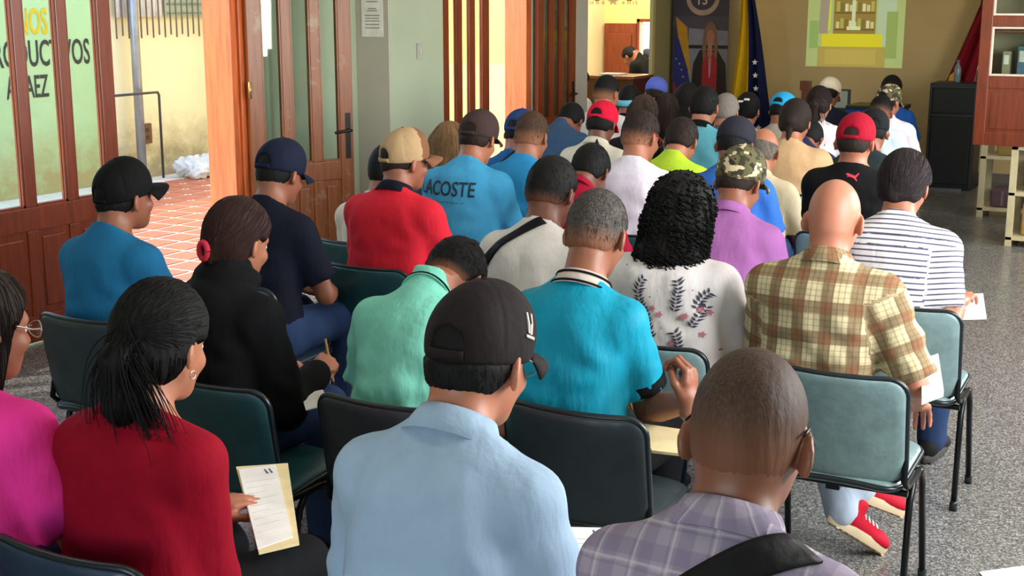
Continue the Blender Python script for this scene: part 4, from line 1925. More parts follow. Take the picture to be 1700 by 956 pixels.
def print_on(key, name, verts, faces, mat, centre, parent=None, off=0.0025, flip=True, rot=0.0):
    """flat print (x, z) laid on the back of a person's top; centre = (x, z) in the body frame"""
    P = PEOPLE[key]
    shirt, V, F = P.top
    bvh = BVHTree.FromPolygons([tuple(v) for v in V], [tuple(map(int, f)) for f in F])
    bm = bmesh.new()
    vv = [bm.verts.new((v[0], v[1], 0)) for v in verts]
    for f in faces:
        try:
            bm.faces.new([vv[i] for i in f])
        except ValueError:
            pass
    bmesh.ops.triangulate(bm, faces=list(bm.faces))
    for _ in range(4):
        ed = [e for e in bm.edges if e.calc_length() > 0.022]
        if not ed:
            break
        bmesh.ops.subdivide_edges(bm, edges=ed, cuts=1)
        bmesh.ops.triangulate(bm, faces=[f for f in bm.faces if len(f.verts) > 3])
    cr, sr = math.cos(rot), math.sin(rot)
    bm.verts.index_update()
    pts = [(centre[0] + v.co.x * cr - v.co.y * sr, 0, centre[1] + v.co.x * sr + v.co.y * cr) for v in bm.verts]
    pts = project_on(bvh, pts, None, (0, 1, 0), off)
    fs = [tuple(v.index for v in f.verts) for f in bm.faces]
    bm.free()
    return link_mesh(name, pts, fs, mat, shirt)


def strap_on(key, a, b, width, mat, name='bag_strap', lift=0.006, n=30):
    """webbing strap over a shoulder and down the back; a and b are (x, z) in the plane of the neck base, seen obliquely from above and behind"""
    P = PEOPLE[key]
    shirt, V, F = P.top
    bvh = BVHTree.FromPolygons([tuple(v) for v in V], [tuple(map(int, f)) for f in F])
    A, B = np.array(a, float), np.array(b, float)
    d = (B - A) / np.linalg.norm(B - A)
    pn = np.array([-d[1], d[0]])
    ray = Vector((0, 0.72, -0.69))
    rows = []
    for k in (-1, -0.5, 0, 0.5, 1):
        row = []
        for i in range(n):
            q = A + (B - A) * i / (n - 1) + pn * (k * width / 2)
            h = bvh.ray_cast(Vector((q[0], P.c7[1], q[1])) - ray * 1.2, ray, 3)
            row.append(Vector(h[0]) - ray * lift if h[0] is not None else None)
        rows.append(row)
    ok = [i for i in range(n) if all(r[i] is not None for r in rows)]
    rows = [[r[i] for i in ok] for r in rows]
    m = MB()
    m.sheet(rows, 0.005)
    return m.build(name, mat, shirt, True)
# ------------------------------------------------------------------ the room shell
LX = -5.75          # inner face of the left wall
FY = 14.8           # front wall
RX = 1.35           # right wall


def struct(name, mb, mat, smooth=False):
    o = mb.build(name, mat, None, smooth) if isinstance(mb, MB) else mb
    o['kind'] = 'structure'
    return o


def terrazzo():
    m, nt, b = new_mat('terrazzo')
    v = tex_coord(nt)
    vo = node(nt, 'ShaderNodeTexVoronoi')
    vo.inputs['Scale'].default_value = 170
    nt.links.new(v, vo.inputs['Vector'])
    sx = node(nt, 'ShaderNodeSeparateColor')
    nt.links.new(vo.outputs['Color'], sx.inputs[0])
    c = ramp(nt, sx.outputs[0], [(0.0, lin((62, 62, 60))), (0.35, lin((96, 97, 96))), (0.7, lin((124, 124, 122))), (0.93, lin((170, 168, 164)))])
    f = noise(nt, v, 1.3, 4)
    c = mix_col(nt, math_node(nt, 'MULTIPLY', f, 0.28), c, lin((96, 92, 84)))
    nt.links.new(c, b.inputs['Base Color'])
    r = ramp(nt, noise(nt, v, 3.0, 4), [(0.3, (0.16,) * 3), (0.7, (0.30,) * 3)])
    nt.links.new(r, b.inputs['Roughness'])
    b.inputs['Specular IOR Level'].default_value = 0.5
    return m


def painted(name, col, rough=0.6, stain=0.0, low=None):
    m, nt, b = new_mat(name)
    c = lin(col)
    v = tex_coord(nt)
    f = noise(nt, v, 1.7, 5, 0.6)
    base = ramp(nt, f, [(0.3, tuple(x * 0.93 for x in c)), (0.7, tuple(min(1, x * 1.04) for x in c))])
    if stain:
        s = node(nt, 'ShaderNodeSeparateXYZ')
        nt.links.new(v, s.inputs[0])
        g = noise(nt, tex_coord(nt, 'Object', (1, 1, 1.4)), 4.5, 7, 0.72)
        hz = math_node(nt, 'SUBTRACT', 1.15, math_node(nt, 'MULTIPLY', s.outputs[2], 1.15))
        k = math_node(nt, 'MULTIPLY', math_node(nt, 'MAXIMUM', hz, 0.0), g)
        k = ramp(nt, k, [(0.18, (0, 0, 0)), (0.55, (1, 1, 1))])
        base = mix_col(nt, math_node(nt, 'MULTIPLY', k, stain), base, lin(low or (150, 126, 88)))
    nt.links.new(base, b.inputs['Base Color'])
    b.inputs['Roughness'].default_value = rough
    bump(nt, b, noise(nt, v, 60, 3), 0.08, 0.004)
    return m


M_GREEN = painted('paint_pale_green', (166, 176, 150))
M_PALE = painted('paint_grey_white', (186, 180, 166))
M_TAN = painted('paint_tan', (196, 168, 112))
M_CREAM = painted('paint_cream', (236, 224, 186))
M_YELLOW = painted('paint_yellow', (240, 206, 104))
M_YELLOW2 = painted('paint_yellow_dado', (246, 214, 128))
M_CEIL = painted('paint_ceiling', (214, 210, 198))
W_DOOR = wood_mat('red_brown', (122, 50, 22), 0.36, 0.22)
W_DOOR2 = wood_mat('brown_worn', (132, 72, 30), 0.4, 0.2, wear=0.6)
W_JAMB = wood_mat('orange_jamb', (196, 96, 46), 0.38, 0.3)
W_CAB = wood_mat('cabinet_red', (120, 50, 22), 0.3, 0.45)
GLASS = glass_mat()

struct('floor', MB().box((LX - 0.3, -2.6, -0.12), (RX + 0.2, FY + 0.2, 0.0)), terrazzo())
struct('ceiling', MB().box((LX - 0.3, -2.6, 3.5), (RX + 0.2, FY + 0.2, 3.65)), M_CEIL)
struct('wall_front', MB().box((LX - 0.04, FY, 0), (RX + 0.2, FY + 0.2, 3.5)), M_TAN)
# right wall with three windows, rear wall with a doorway
mb = MB()
ys = [(-2.6, 2.7), (4.7, 5.9), (7.9, 9.1), (11.1, FY)]
for a, b_ in ys:
    mb.box((RX, a, 0), (RX + 0.2, b_, 3.5))
for a, b_ in ((2.7, 4.7), (5.9, 7.9), (9.1, 11.1)):
    mb.box((RX, a, 0), (RX + 0.2, b_, 1.2))
    mb.box((RX, a, 2.7), (RX + 0.2, b_, 3.5))
struct('wall_right', mb, M_GREEN)
for i, a in enumerate((2.7, 5.9, 9.1)):
    m = MB()
    for z in (1.2, 1.93, 2.65):
        m.box((RX + 0.08, a, z), (RX + 0.14, a + 2.0, z + 0.05))
    for y in (a, a + 0.64, a + 1.31, a + 1.95):
        m.box((RX + 0.08, y, 1.2), (RX + 0.14, y + 0.05, 2.7))
    struct('window_%d' % (i + 1), m, W_DOOR)
mb = MB()
mb.box((LX - 0.3, -2.8, 0), (-2.6, -2.6, 3.5)).box((0.2, -2.8, 0), (RX + 0.2, -2.6, 3.5)).box((-2.6, -2.8, 2.7), (0.2, -2.6, 3.5))
struct('wall_back', mb, M_GREEN)

# left wall: two doorways, a pillar, and the opening to the next room
mb = MB()
TOPZ = 2.75
mb.box((LX - 0.23, -2.6, 0), (LX, 3.1, 3.5))
mb.box((LX - 0.23, 3.1, TOPZ), (LX, 6.98, 3.5))
mb.box((LX - 0.23, 6.98, 0), (LX, 9.52, 3.5))
mb.box((LX - 0.23, 9.52, TOPZ), (LX, 11.20, 3.5))
mb.box((LX - 0.23, 11.20, 0), (LX, 12.33, 3.5))
mb.box((LX - 0.23, 12.33, 2.6), (LX, 14.2, 3.5))
mb.box((LX - 0.04, 14.2, 0), (LX, FY, 3.5))
struct('wall_left', mb, M_GREEN)
struct('pillar', MB().box((LX, 8.35, 0), (LX + 0.29, 9.12, 3.5), 0.01), M_GREEN)
pf = MB().box((LX + 0.002, 8.338, 0), (LX + 0.287, 8.349, 3.5))
struct('trim_1', pf, M_PALE)
struct('pillar', MB().box((LX, 11.98, 0), (LX + 0.06, 12.33, 3.5), 0.008), M_PALE)
struct('wall_corner', MB().box((LX, 14.2, 0), (LX + 0.03, FY, 3.5)), painted('paint_olive', (140, 128, 84)))
bb = MB()
bb.box((LX, 6.98, 0), (LX + 0.012, 8.34, 0.1)).box((LX, 9.13, 0), (LX + 0.012, 9.5, 0.1))
struct('baseboard_left', bb, plain('skirting', (112, 104, 94), 0.5))
struct('baseboard_front', MB().box((LX + 0.03, FY - 0.012, 0), (RX, FY, 0.1)), plain('skirting', (112, 104, 94), 0.5))


# ------------------------------------------------------------------ glazed wooden doors
def door_leaf(name, width, npane, mat, origin, ang, pane_z=0.80, height=2.7, thick=0.045, handle=None):
    """leaf along +x of its own frame, y is its thickness; each rail, stile, panel and pane is a piece"""
    root = empty(name, origin, ang)
    root['kind'] = 'structure'
    st = 0.105
    gap = (width - 2 * st)
    bar = 0.075
    pw = (gap - (npane - 1) * bar) / npane

    def piece(nm, lo, hi, mt=mat, bev=0.006):
        return MB().box(lo, hi, bev).build(nm, mt, root)
    piece('stile', (0, -thick / 2, 0.012), (st, thick / 2, height))
    piece('stile', (width - st, -thick / 2, 0.012), (width, thick / 2, height))
    for z0, z1 in ((0.012, 0.16), (pane_z - 0.13, pane_z), (height - 0.12, height)):
        piece('rail', (st, -thick / 2, z0), (width - st, thick / 2, z1))
    for k in range(npane):
        x0 = st + k * (pw + bar)
        if k:
            piece('mullion', (x0 - bar, -thick / 2, 0.16), (x0, thick / 2, pane_z - 0.13))
            piece('glazing_bar', (x0 - bar, -thick / 2, pane_z), (x0, thick / 2, height - 0.12))
        piece('pane', (x0, -0.003, pane_z), (x0 + pw, 0.003, height - 0.12), GLASS, 0)
        for sgn in (-1, 1):
            pass
        bead = MB()
        for sgn in (-1, 1):
            y0, y1 = sorted((sgn * 0.003, sgn * 0.016))
            bead.box((x0, y0, pane_z), (x0 + pw, y1, pane_z + 0.014))
            bead.box((x0, y0, pane_z), (x0 + 0.010, y1, height - 0.12))
            bead.box((x0 + pw - 0.010, y0, pane_z), (x0 + pw, y1, height - 0.12))
        bead.build('glazing_bead', mat, root)
        # raised and fielded lower panel
        pa = MB()
        pa.box((x0, -0.009, 0.16), (x0 + pw, 0.009, pane_z - 0.13))
        pa.box((x0 + 0.03, -0.019, 0.20), (x0 + pw - 0.03, 0.019, pane_z - 0.17), 0.008)
        pa.build('panel', mat, root)
    if handle:
        hx, sgn = handle
        ir = plain('door_iron', (44, 40, 38), 0.4, 0.7)
        m = MB().box((hx - 0.022, sgn * thick / 2 - 0.002, 0.80), (hx + 0.022, sgn * thick / 2 + 0.006, 1.12), 0.003)
        pl = m.build('lock_plate', ir, root)
        h = MB()
        y = sgn * (thick / 2 + 0.045)
        h.tube([(hx, sgn * thick / 2, 1.0), (hx, y, 1.0), (hx - 0.02, y, 1.0), (hx - 0.13, y, 0.99)], 0.011, 8)
        h.build('handle', ir, pl, True)
    return root


# doorway 1: fixed leaves, open passage, jamb, leaf folded back on the wall
door_leaf('door_1', 1.36, 4, W_DOOR, (LX, 4.46, 0), R(90), pane_z=0.77)
door_leaf('door_2', 1.36, 4, W_DOOR, (LX, 3.10, 0), R(90), pane_z=0.77)
jm = MB().box((LX - 0.23, 6.90, 0), (LX, 6.98, TOPZ), 0.006)
jm.box((LX - 0.23, 5.82, TOPZ - 0.06), (LX, 6.98, TOPZ), 0.004)
struct('trim_2', jm, W_JAMB)
struct('trim_3', MB().box((LX + 0.001, 6.965, 0), (LX + 0.022, 7.05, TOPZ), 0.004), W_JAMB)
d3 = door_leaf('door_3', 0.80, 3, W_DOOR2, (LX + 0.045, 7.0, 0), R(67), pane_z=0.79, handle=(0.755, -1))
for z in (0.4, 1.25, 2.1):
    m = MB()
    m.tube([(0.0, -0.03, z), (0.0, -0.03, z + 0.11)], 0.012, 8)
    m.build('hinge', plain('brass_hinge', (176, 140, 78), 0.35, 0.8), d3, True)
# doorway 2
door_leaf('door_4', 0.80, 3, W_DOOR, (LX, 9.55, 0), R(90), pane_z=0.5)
jm = MB().box((LX - 0.23, 11.10, 0), (LX, 11.20, TOPZ), 0.006)
jm.box((LX - 0.23, 9.52, TOPZ - 0.06), (LX, 11.2, TOPZ), 0.004)
struct('trim_4', jm, W_JAMB)
door_leaf('door_5', 0.72, 3, W_DOOR, (LX + 0.04, 11.22, 0), R(86), pane_z=0.79, handle=(0.67, -1))

# ------------------------------------------------------------------ patio outside the doors
WALLX = -10.4
struct('patio_ground', MB().box((WALLX - 0.2, -2, -0.14), (LX - 0.3, 12.2, -0.02)), plain('grout_white', (226, 216, 200), 0.8, var=0.06))
tmat = plain('terracotta_tile', (186, 100, 70), 0.5, var=0.22, scale=3.5)
ti = 0
tm = None
TS = 0.30
for iy in range(40):
    for ix in range(15):
        x0, y0 = LX - 0.34 - (ix + 1) * TS, 5.4 + iy * TS
        if y0 > 11.9 or x0 < WALLX + 0.2:
            continue
        # only the strip seen through the doorways
        cx, cy = x0 + TS / 2, y0 + TS / 2
        ang = math.degrees(math.atan2(-cx, cy))
        if not (40.2 < ang < 47.5 or (28.0 < ang < 31.5)):
            continue
        if tm is None:
            o = MB().box((0.0, 0.0, -0.02), (TS - 0.045, TS - 0.045, -0.012), 0.002).build('patio_tile', tmat)
            tm = o.data
            bpy.data.objects.remove(o, do_unlink=True)
        o = bpy.data.objects.new('patio_tile', tm)
        COL.objects.link(o)
        o.location = (x0, y0, 0)
        o.parent = bpy.data.objects['patio_ground']
        ti += 1
M_MURAL = painted('mural_green', (186, 214, 160), 0.7, 0.85, (176, 150, 96))
M_OUTC = painted('patio_cream', (238, 222, 176), 0.7, 0.8, (156, 132, 92))
struct('patio_wall_mural', MB().box((WALLX - 0.2, -2, -0.1), (WALLX, 10.42, 3.0)), M_MURAL)
struct('patio_wall_cream', MB().box((WALLX - 0.2, 10.42, -0.1), (WALLX, 12.2, 3.0)), M_OUTC)
struct('patio_wall_yellow', MB().box((WALLX - 0.2, 12.2, -0.1), (LX - 0.23, 12.32, 3.4)), M_YELLOW)
struct('patio_wall_dado', MB().box((WALLX, 12.19, -0.1), (LX - 0.24, 12.2, 1.25)), M_YELLOW2)


def wall_text(txt, size, y_right, z, mat, sx, name):
    v, f = text_mesh(txt, size, True, 0.002, sx)
    xm = max(p[0] for p in v)
    V = [(WALLX + 0.004 + p[2], y_right - xm + p[0], z + p[1]) for p in v]
    o = link_mesh(name, V, f, mat, bpy.data.objects['patio_wall_mural'])
    return o


ink = plain('mural_ink', (62, 58, 50), 0.8)
gold = plain('mural_yellow', (224, 186, 30), 0.8)
wall_text('INOS', 0.36, 9.70, 1.68, gold, 0.52, 'lettering')
wall_text('PRODUCTIVOS', 0.36, 10.24, 1.37, ink, 0.545, 'lettering')
wall_text('A PAEZ', 0.31, 9.66, 1.05, ink, 0.52, 'lettering')
# pipe, railing, socket, rubble
gm = plain('galvanised', (150, 148, 150), 0.4, 0.6)
t = MB()
t.tube([(WALLX + 0.16, 10.74, 0), (WALLX + 0.16, 10.74, 3.0)], 0.05, 12)
tag(t.build('drain_pipe', gm, None, True), 'tall grey metal drain pipe on the sunlit patio wall', 'pipe')
t = MB()
t.tube([(WALLX + 0.26, 10.2, 0.93), (WALLX + 0.26, 10.93, 0.93), (WALLX + 0.26, 10.95, 0.9), (WALLX + 0.26, 10.95, 0.0)], 0.014, 8)
tag(t.build('handrail', plain('rail_dark', (70, 66, 66), 0.4, 0.5), None, True), 'thin dark bent handrail beside the grey drain pipe', 'handrail')
sk = MB().box((WALLX, 10.90, 0.36), (WALLX + 0.04, 11.05, 0.58), 0.008)
so = sk.build('wall_socket', plain('socket_brown', (108, 70, 40), 0.6))
tag(so, 'rusty brown junction box low on the cream patio wall', 'junction box')
for q in (0.43, 0.51):
    MB().box((WALLX + 0.04, 10.95, q - 0.02), (WALLX + 0.045, 11.0, q + 0.02)).build('socket_plate', plain('socket_inner', (60, 40, 28), 0.6), so)
# grille and sheet high on the cream wall
gr = empty('window_grille', (WALLX + 0.03, 10.45, 1.5))
tag(gr, 'white sheet and metal bar grille high on the patio wall', 'grille')
bar = plain('grille_bar', (120, 104, 92), 0.6, 0.2)
for k in range(18):
    y = 0.02 + k * 0.092
    m = MB()
    m.tube([(0.05, y, 0.0 if k % 2 else 0.03), (0.05, y, 1.2)], 0.009, 6)
    m.build('grille_bar', bar, gr, True)
for z in (0.26, 0.36, 0.46):
    MB().tube([(0.03, 0.92, z), (0.03, 1.62, z)], 0.008, 6).build('grille_rail', plain('grille_green', (120, 136, 108), 0.6), gr)
cor = []
for z in (0.22, 1.2):
    cor.append([(0.015 + 0.012 * math.sin(y * 70), y, z) for y in np.linspace(0.12, 0.86, 60)])
MB().sheet(cor, 0.004).build('corrugated_sheet', plain('sheet_white', (230, 226, 226), 0.5), gr, True)
MB().box((0.004, 0.9, 0.22), (0.012, 1.66, 1.2)).build('grille_backing', plain('grille_back', (176, 184, 160), 0.7), gr)
# a crumpled pale sack at the foot of the wall
rng = np.random.RandomState(4)
SF = Field(axis(-0.4, 0.4, 0.018), axis(-0.5, 0.5, 0.018), axis(-0.1, 0.5, 0.018))
for k in range(11):
    SF.union(ellip((rng.uniform(-0.16, 0.16), rng.uniform(-0.26, 0.26), rng.uniform(0.05, 0.16)), rng.uniform(0.07, 0.13, 3)), 0.05)
SF.keep(lambda X, Y, Z: -Z + 0 * X + 0 * Y)
sv, sf = SF.mesh(1)
sn = normals_of(sv, sf)
sv = sv + sn * (0.012 * (np.sin(sv[:, 0] * 60 + 3 * np.sin(sv[:, 2] * 40)) + np.sin(sv[:, 1] * 52 + sv[:, 2] * 31)))[:, None]
sv[:, 2] = np.maximum(sv[:, 2], 0)
so = link_me('crumpled_sack', quad_mesh('crumpled_sack', sv, sf), plain('sack_white', (206, 200, 190), 0.8))
so.location = (WALLX + 0.42, 11.42, -0.018)
tag(so, 'crumpled pale plastic sack at the foot of the patio wall', 'sack')
hs = MB()
hs.tube([(WALLX + 1.0 + 0.12 * math.sin(q * 1.6), 11.2 + 0.13 * q, 0.02 + 0.05 * max(0, math.sin(q * 0.9))) for q in np.linspace(0, 6, 30)], 0.014, 6)
tag(hs.build('hose', plain('hose_grey', (176, 168, 158), 0.6), None, True), 'pale garden hose lying along the sunlit patio wall', 'hose')

# ------------------------------------------------------------------ the next room, seen through the opening
Z2 = -0.35
struct('floor_next_room', MB().box((-9.2, 12.33, Z2 - 0.1), (LX - 0.23, 17.2, Z2)), plain('floor_next', (150, 140, 126), 0.4))
struct('wall_next_room_left', MB().box((-7.75, 12.33, Z2), (-7.6, 17.0, 3.4)), M_CREAM)
mb = MB().box((-7.6, 17.0, Z2), (-7.08, 17.15, 3.4)).box((-6.5, 17.0, Z2), (-5.0, 17.15, 3.4)).box((-7.08, 17.0, 1.62), (-6.5, 17.15, 3.4))
struct('wall_next_room_far', mb, painted('paint_warm_cream', (236, 208, 140)))
struct('wall_next_room_right', MB().box((-5.2, FY + 0.2, Z2), (-5.0, 17.0, 3.4)), M_CREAM)
struct('ceiling_next_room', MB().box((-9.2, 12.33, 3.4), (-5.0, 17.2, 3.5)), M_CEIL)
struct('wall_beyond', MB().box((-8.2, 19.0, -0.5), (-5.0, 19.1, 3.0)), painted('paint_far_white', (240, 240, 232)))
area_light('next_room_fill', (-6.7, 15.2, 3.25), (-6.7, 15.2, 0), 1.2, 0.4, 130, (1.0, 0.93, 0.76))  # added lamp to brighten the next room, no tube seen there
dr = empty('door_6', (-7.57, 16.96, Z2))
dr['kind'] = 'structure'
MB().box((0, -0.03, 0), (0.47, 0.03, 1.95), 0.006).build('door_slab', W_DOOR, dr)
for z0, z1 in ((0.12, 0.78), (0.95, 1.82)):
    MB().box((0.06, -0.045, z0), (0.41, -0.028, z1), 0.01).build('panel', W_DOOR, dr)
MB().lathe([(0.02, 0), (0.026, 0.02), (0.01, 0.04)], 10).build('knob', plain('brass_hinge', (176, 140, 78), 0.35, 0.8), dr, True, xf=Matrix.Translation((0.36, -0.03, 1.62)) @ Matrix.Rotation(R(90), 4, 'X'))
fr = MB().box((-7.10, 16.95, Z2), (-7.06, 17.0, 1.66)).box((-6.52, 16.95, Z2), (-6.48, 17.0, 1.66)).box((-7.1, 16.95, 1.62), (-6.48, 17.0, 1.66))
struct('trim_5', fr, W_DOOR)
area_light('yard_daylight', (-6.8, 18.2, 2.6), (-6.8, 18.8, 0.6), 1.6, 0.8, 160, (1, 1, 1))
# chandelier
ch = empty('chandelier', (-6.55, 14.9, 1.87))
tag(ch, 'glass chandelier with pale drops in the next room', 'chandelier')
gw = plain('crystal', (230, 220, 196), 0.15, 0.0)
MB().lathe([(0.01, 0.0), (0.05, 0.02), (0.12, 0.06), (0.15, 0.12), (0.05, 0.14), (0.015, 0.3), (0.012, 1.5)], 18).build('stem', gw, ch, True)
for k in range(6):
    a = k * PI / 3
    m = MB()
    m.tube([(0.1 * math.cos(a), 0.1 * math.sin(a), 0.10), (0.22 * math.cos(a), 0.22 * math.sin(a), 0.03), (0.33 * math.cos(a), 0.33 * math.sin(a), 0.08), (0.36 * math.cos(a), 0.36 * math.sin(a), 0.14)], 0.011, 6)
    arm = m.build('arm', plain('brass_hinge', (176, 140, 78), 0.35, 0.8), ch, True)
    MB().lathe([(0.03, 0.0), (0.075, 0.04), (0.09, 0.10), (0.085, 0.12)], 14, (0.36 * math.cos(a), 0.36 * math.sin(a), 0.13)).build('shade', gw, arm, True)
    for q in range(3):
        MB().lathe([(0.002, -0.05), (0.012, -0.025), (0.002, 0.0)], 6, ((0.14 + 0.08 * q) * math.cos(a), (0.14 + 0.08 * q) * math.sin(a), 0.03)).build('drop', gw, arm, True)

# counter desk in the opening
dk = empty('counter_desk', (-5.93, 13.4, 0))
tag(dk, 'dark red wooden counter desk standing in the opening beside the banner', 'desk')
wd = wood_mat('desk_dark', (66, 26, 14), 0.35, 0.3)
MB().box((-0.29, 0, 0), (0.29, 0.5, 1.06), 0.006).build('body', wd, dk)
MB().box((-0.31, -0.03, 1.06), (0.31, 0.54, 1.095), 0.008).build('desk_top', wood_mat('desk_top', (120, 66, 40), 0.3, 0.4), dk)
for k in range(2):
    MB().box((-0.265 + 0.275 * k, -0.014, 0.12), (-0.01 + 0.275 * k, 0.0, 0.96), 0.006).build('panel', wd, dk)
pp = MB().box((-6.1, 13.5, 1.097), (-5.85, 13.72, 1.112), 0.002)
tag(pp.build('paper_stack', plain('paper_white', (236, 232, 226), 0.8)), 'stack of white papers on the dark counter desk', 'papers')

# ------------------------------------------------------------------ things fixed on the walls
nt_ = empty('wall_notice', (LX + 0.15, 8.336, 1.78))
tag(nt_, 'white printed notice taped to the grey pillar', 'notice')
MB().box((-0.095, -0.003, -0.155), (0.095, 0.0, 0.20)).build('sheet', plain('paper_white', (236, 232, 226), 0.8), nt_)
rows = [(0.05, 0.07), (0.035, 0.09), (0.0, 0.13), (-0.02, 0.12), (-0.04, 0.13), (-0.065, 0.12), (-0.09, 0.13), (0.10, 0.10), (0.125, 0.06)]
for z, w in rows:
    MB().box((-w / 2, -0.0045, z - 0.004), (w / 2, -0.003, z + 0.004)).build('print_line', plain('print_grey', (150, 148, 146), 0.9), nt_)
sw = MB().box((LX + 0.29, 8.715, 1.45), (LX + 0.302, 8.79, 1.57), 0.003)
so = sw.build('light_switch', plain('switch_plate', (170, 168, 156), 0.5))
tag(so, 'small beige light switch on the green pillar', 'switch')
MB().box((LX + 0.302, 8.742, 1.49), (LX + 0.308, 8.765, 1.53), 0.002).build('rocker', plain('switch_rocker', (190, 188, 178), 0.4), so)
# ------------------------------------------------------------------ front of the hall
# roll-up banner
bn = empty('rollup_banner', (-5.335, 14.62, 0))
tag(bn, 'tall dark roll-up banner with a flag and a woman in red', 'banner')
BW = 0.335


def flat(parent, name, pts, mat, y, thick=0.0015):
    """thin printed shape in the xz plane at depth y (towards the viewer = smaller y)"""
    return MB().prism(pts, y - thick, y).build(name, mat, parent)


MB().box((-BW, -0.004, 0.10), (BW, 0.0, 2.15)).build('print', plain('banner_night', (48, 46, 64), 0.6), bn)
MB().box((-BW - 0.02, -0.06, 0.0), (BW + 0.02, 0.10, 0.10), 0.012).build('base', plain('alu', (150, 150, 152), 0.35, 0.8), bn)
MB().box((-0.008, 0.02, 0.10), (0.008, 0.035, 2.15)).build('pole', plain('alu', (150, 150, 152), 0.35, 0.8), bn)
# printed sky, steel band, halo arc
flat(bn, 'print_sky', [(-0.14, 0.9), (BW, 0.9), (BW, 1.62), (-0.14, 1.62)], plain('banner_steel', (112, 116, 132), 0.6), -0.004)
flat(bn, 'print_haze', [(-BW, 1.60), (BW, 1.56), (BW, 1.72), (-BW, 1.72)], plain('banner_haze', (60, 58, 76), 0.6), -0.005)
flat(bn, 'print_bar', [(-0.14, 1.36), (BW, 1.36), (BW, 1.40), (-0.14, 1.40)], plain('banner_black', (18, 16, 20), 0.6), -0.005)
arc = [(0.16 * math.cos(a) * 1.25 + 0.02, 1.93 + 0.20 * math.sin(a)) for a in np.linspace(PI * 1.02, PI * 1.98, 14)]
arc += [(0.12 * math.cos(a) * 1.25 + 0.02, 1.93 + 0.14 * math.sin(a)) for a in np.linspace(PI * 1.98, PI * 1.02, 14)]
flat(bn, 'print_arc', arc, plain('banner_arc', (150, 132, 122), 0.6), -0.006)
v, f = text_mesh('13', 0.15, True)
o = link_mesh('print_number', [(p[0] + 0.01, -0.0072, p[1] + 1.90) for p in v], f, plain('banner_digits', (176, 168, 170), 0.6), bn)
# printed flag: yellow, blue with stars, red
flat(bn, 'print_yellow', [(-0.30, 1.72), (-0.16, 1.60), (-0.10, 1.02), (-0.16, 1.18), (-0.27, 1.50)], plain('banner_yellow', (170, 126, 26), 0.6), -0.006)
flat(bn, 'print_blue', [(-0.31, 1.50), (-0.27, 1.50), (-0.16, 1.16), (-0.11, 0.98), (-0.16, 0.66), (-0.31, 0.98)], plain('banner_blue', (26, 34, 104), 0.6), -0.0065)
flat(bn, 'print_red', [(-0.31, 0.98), (-0.16, 0.66), (-0.20, 0.50), (-0.31, 0.55)], plain('banner_red', (150, 28, 34), 0.6), -0.0065)


def star(cx, cz, r):
    return [(cx + r * (1 if k % 2 == 0 else 0.42) * math.sin(k * PI / 5), cz + r * (1 if k % 2 == 0 else 0.42) * math.cos(k * PI / 5)) for k in range(10)]


for k in range(7):
    a = R(150 - 26 * k)
    flat(bn, 'print_star', star(-0.285 + 0.15 * (k / 6) ** 0.7, 1.24 - 0.05 * k - 0.006 * k * k, 0.014), plain('banner_star', (176, 178, 190), 0.6), -0.0085)
# printed standing woman: hair, face, blouse, jacket, hands (flat print, no likeness)
skp = plain('banner_skin', (150, 104, 88), 0.6)
def flatw(parent, name, pts, mat, y):
    return flat(parent, name, [(0.125 + (x - 0.125) * 1.18, 1.55 + (z - 1.45) * 1.2) for x, z in pts], mat, y)


flatw(bn, 'print_jacket', [(-0.05, 0.55), (-0.06, 0.9), (-0.045, 1.15), (0.02, 1.28), (0.20, 1.28), (0.285, 1.15), (0.30, 0.9), (0.29, 0.55)], plain('banner_black', (18, 16, 20), 0.6), -0.0075)
flatw(bn, 'print_blouse', [(0.045, 0.62), (0.05, 1.15), (0.08, 1.26), (0.17, 1.26), (0.20, 1.15), (0.195, 0.62)], plain('banner_blouse', (150, 24, 36), 0.6), -0.0095)
flatw(bn, 'print_hair', [(0.06 + 0.0, 1.16), (0.045, 1.30), (0.06, 1.46), (0.09, 1.53), (0.125, 1.55), (0.16, 1.53), (0.19, 1.46), (0.205, 1.30), (0.19, 1.16), (0.165, 1.24), (0.165, 1.35), (0.085, 1.35), (0.085, 1.24)], plain('banner_hair', (112, 84, 70), 0.6), -0.0115)
flatw(bn, 'print_face', [(0.125 + 0.042 * math.sin(t), 1.40 + 0.068 * math.cos(t)) for t in np.linspace(0, 2 * PI, 17)[:-1]], skp, -0.0135)
flatw(bn, 'print_neck', [(0.10, 1.24), (0.105, 1.36), (0.145, 1.36), (0.15, 1.24), (0.125, 1.18)], skp, -0.0125)
for hx in (0.0, 0.245):
    flatw(bn, 'print_hand', [(hx + 0.018 * math.sin(t), 0.62 + 0.03 * math.cos(t)) for t in np.linspace(0, 2 * PI, 11)[:-1]], skp, -0.0095)
flatw(bn, 'print_necklace', [(0.122, 1.02), (0.112, 1.2), (0.118, 1.2), (0.125, 1.06), (0.132, 1.2), (0.138, 1.2), (0.128, 1.02)], plain('banner_star', (176, 178, 190), 0.6), -0.0105)


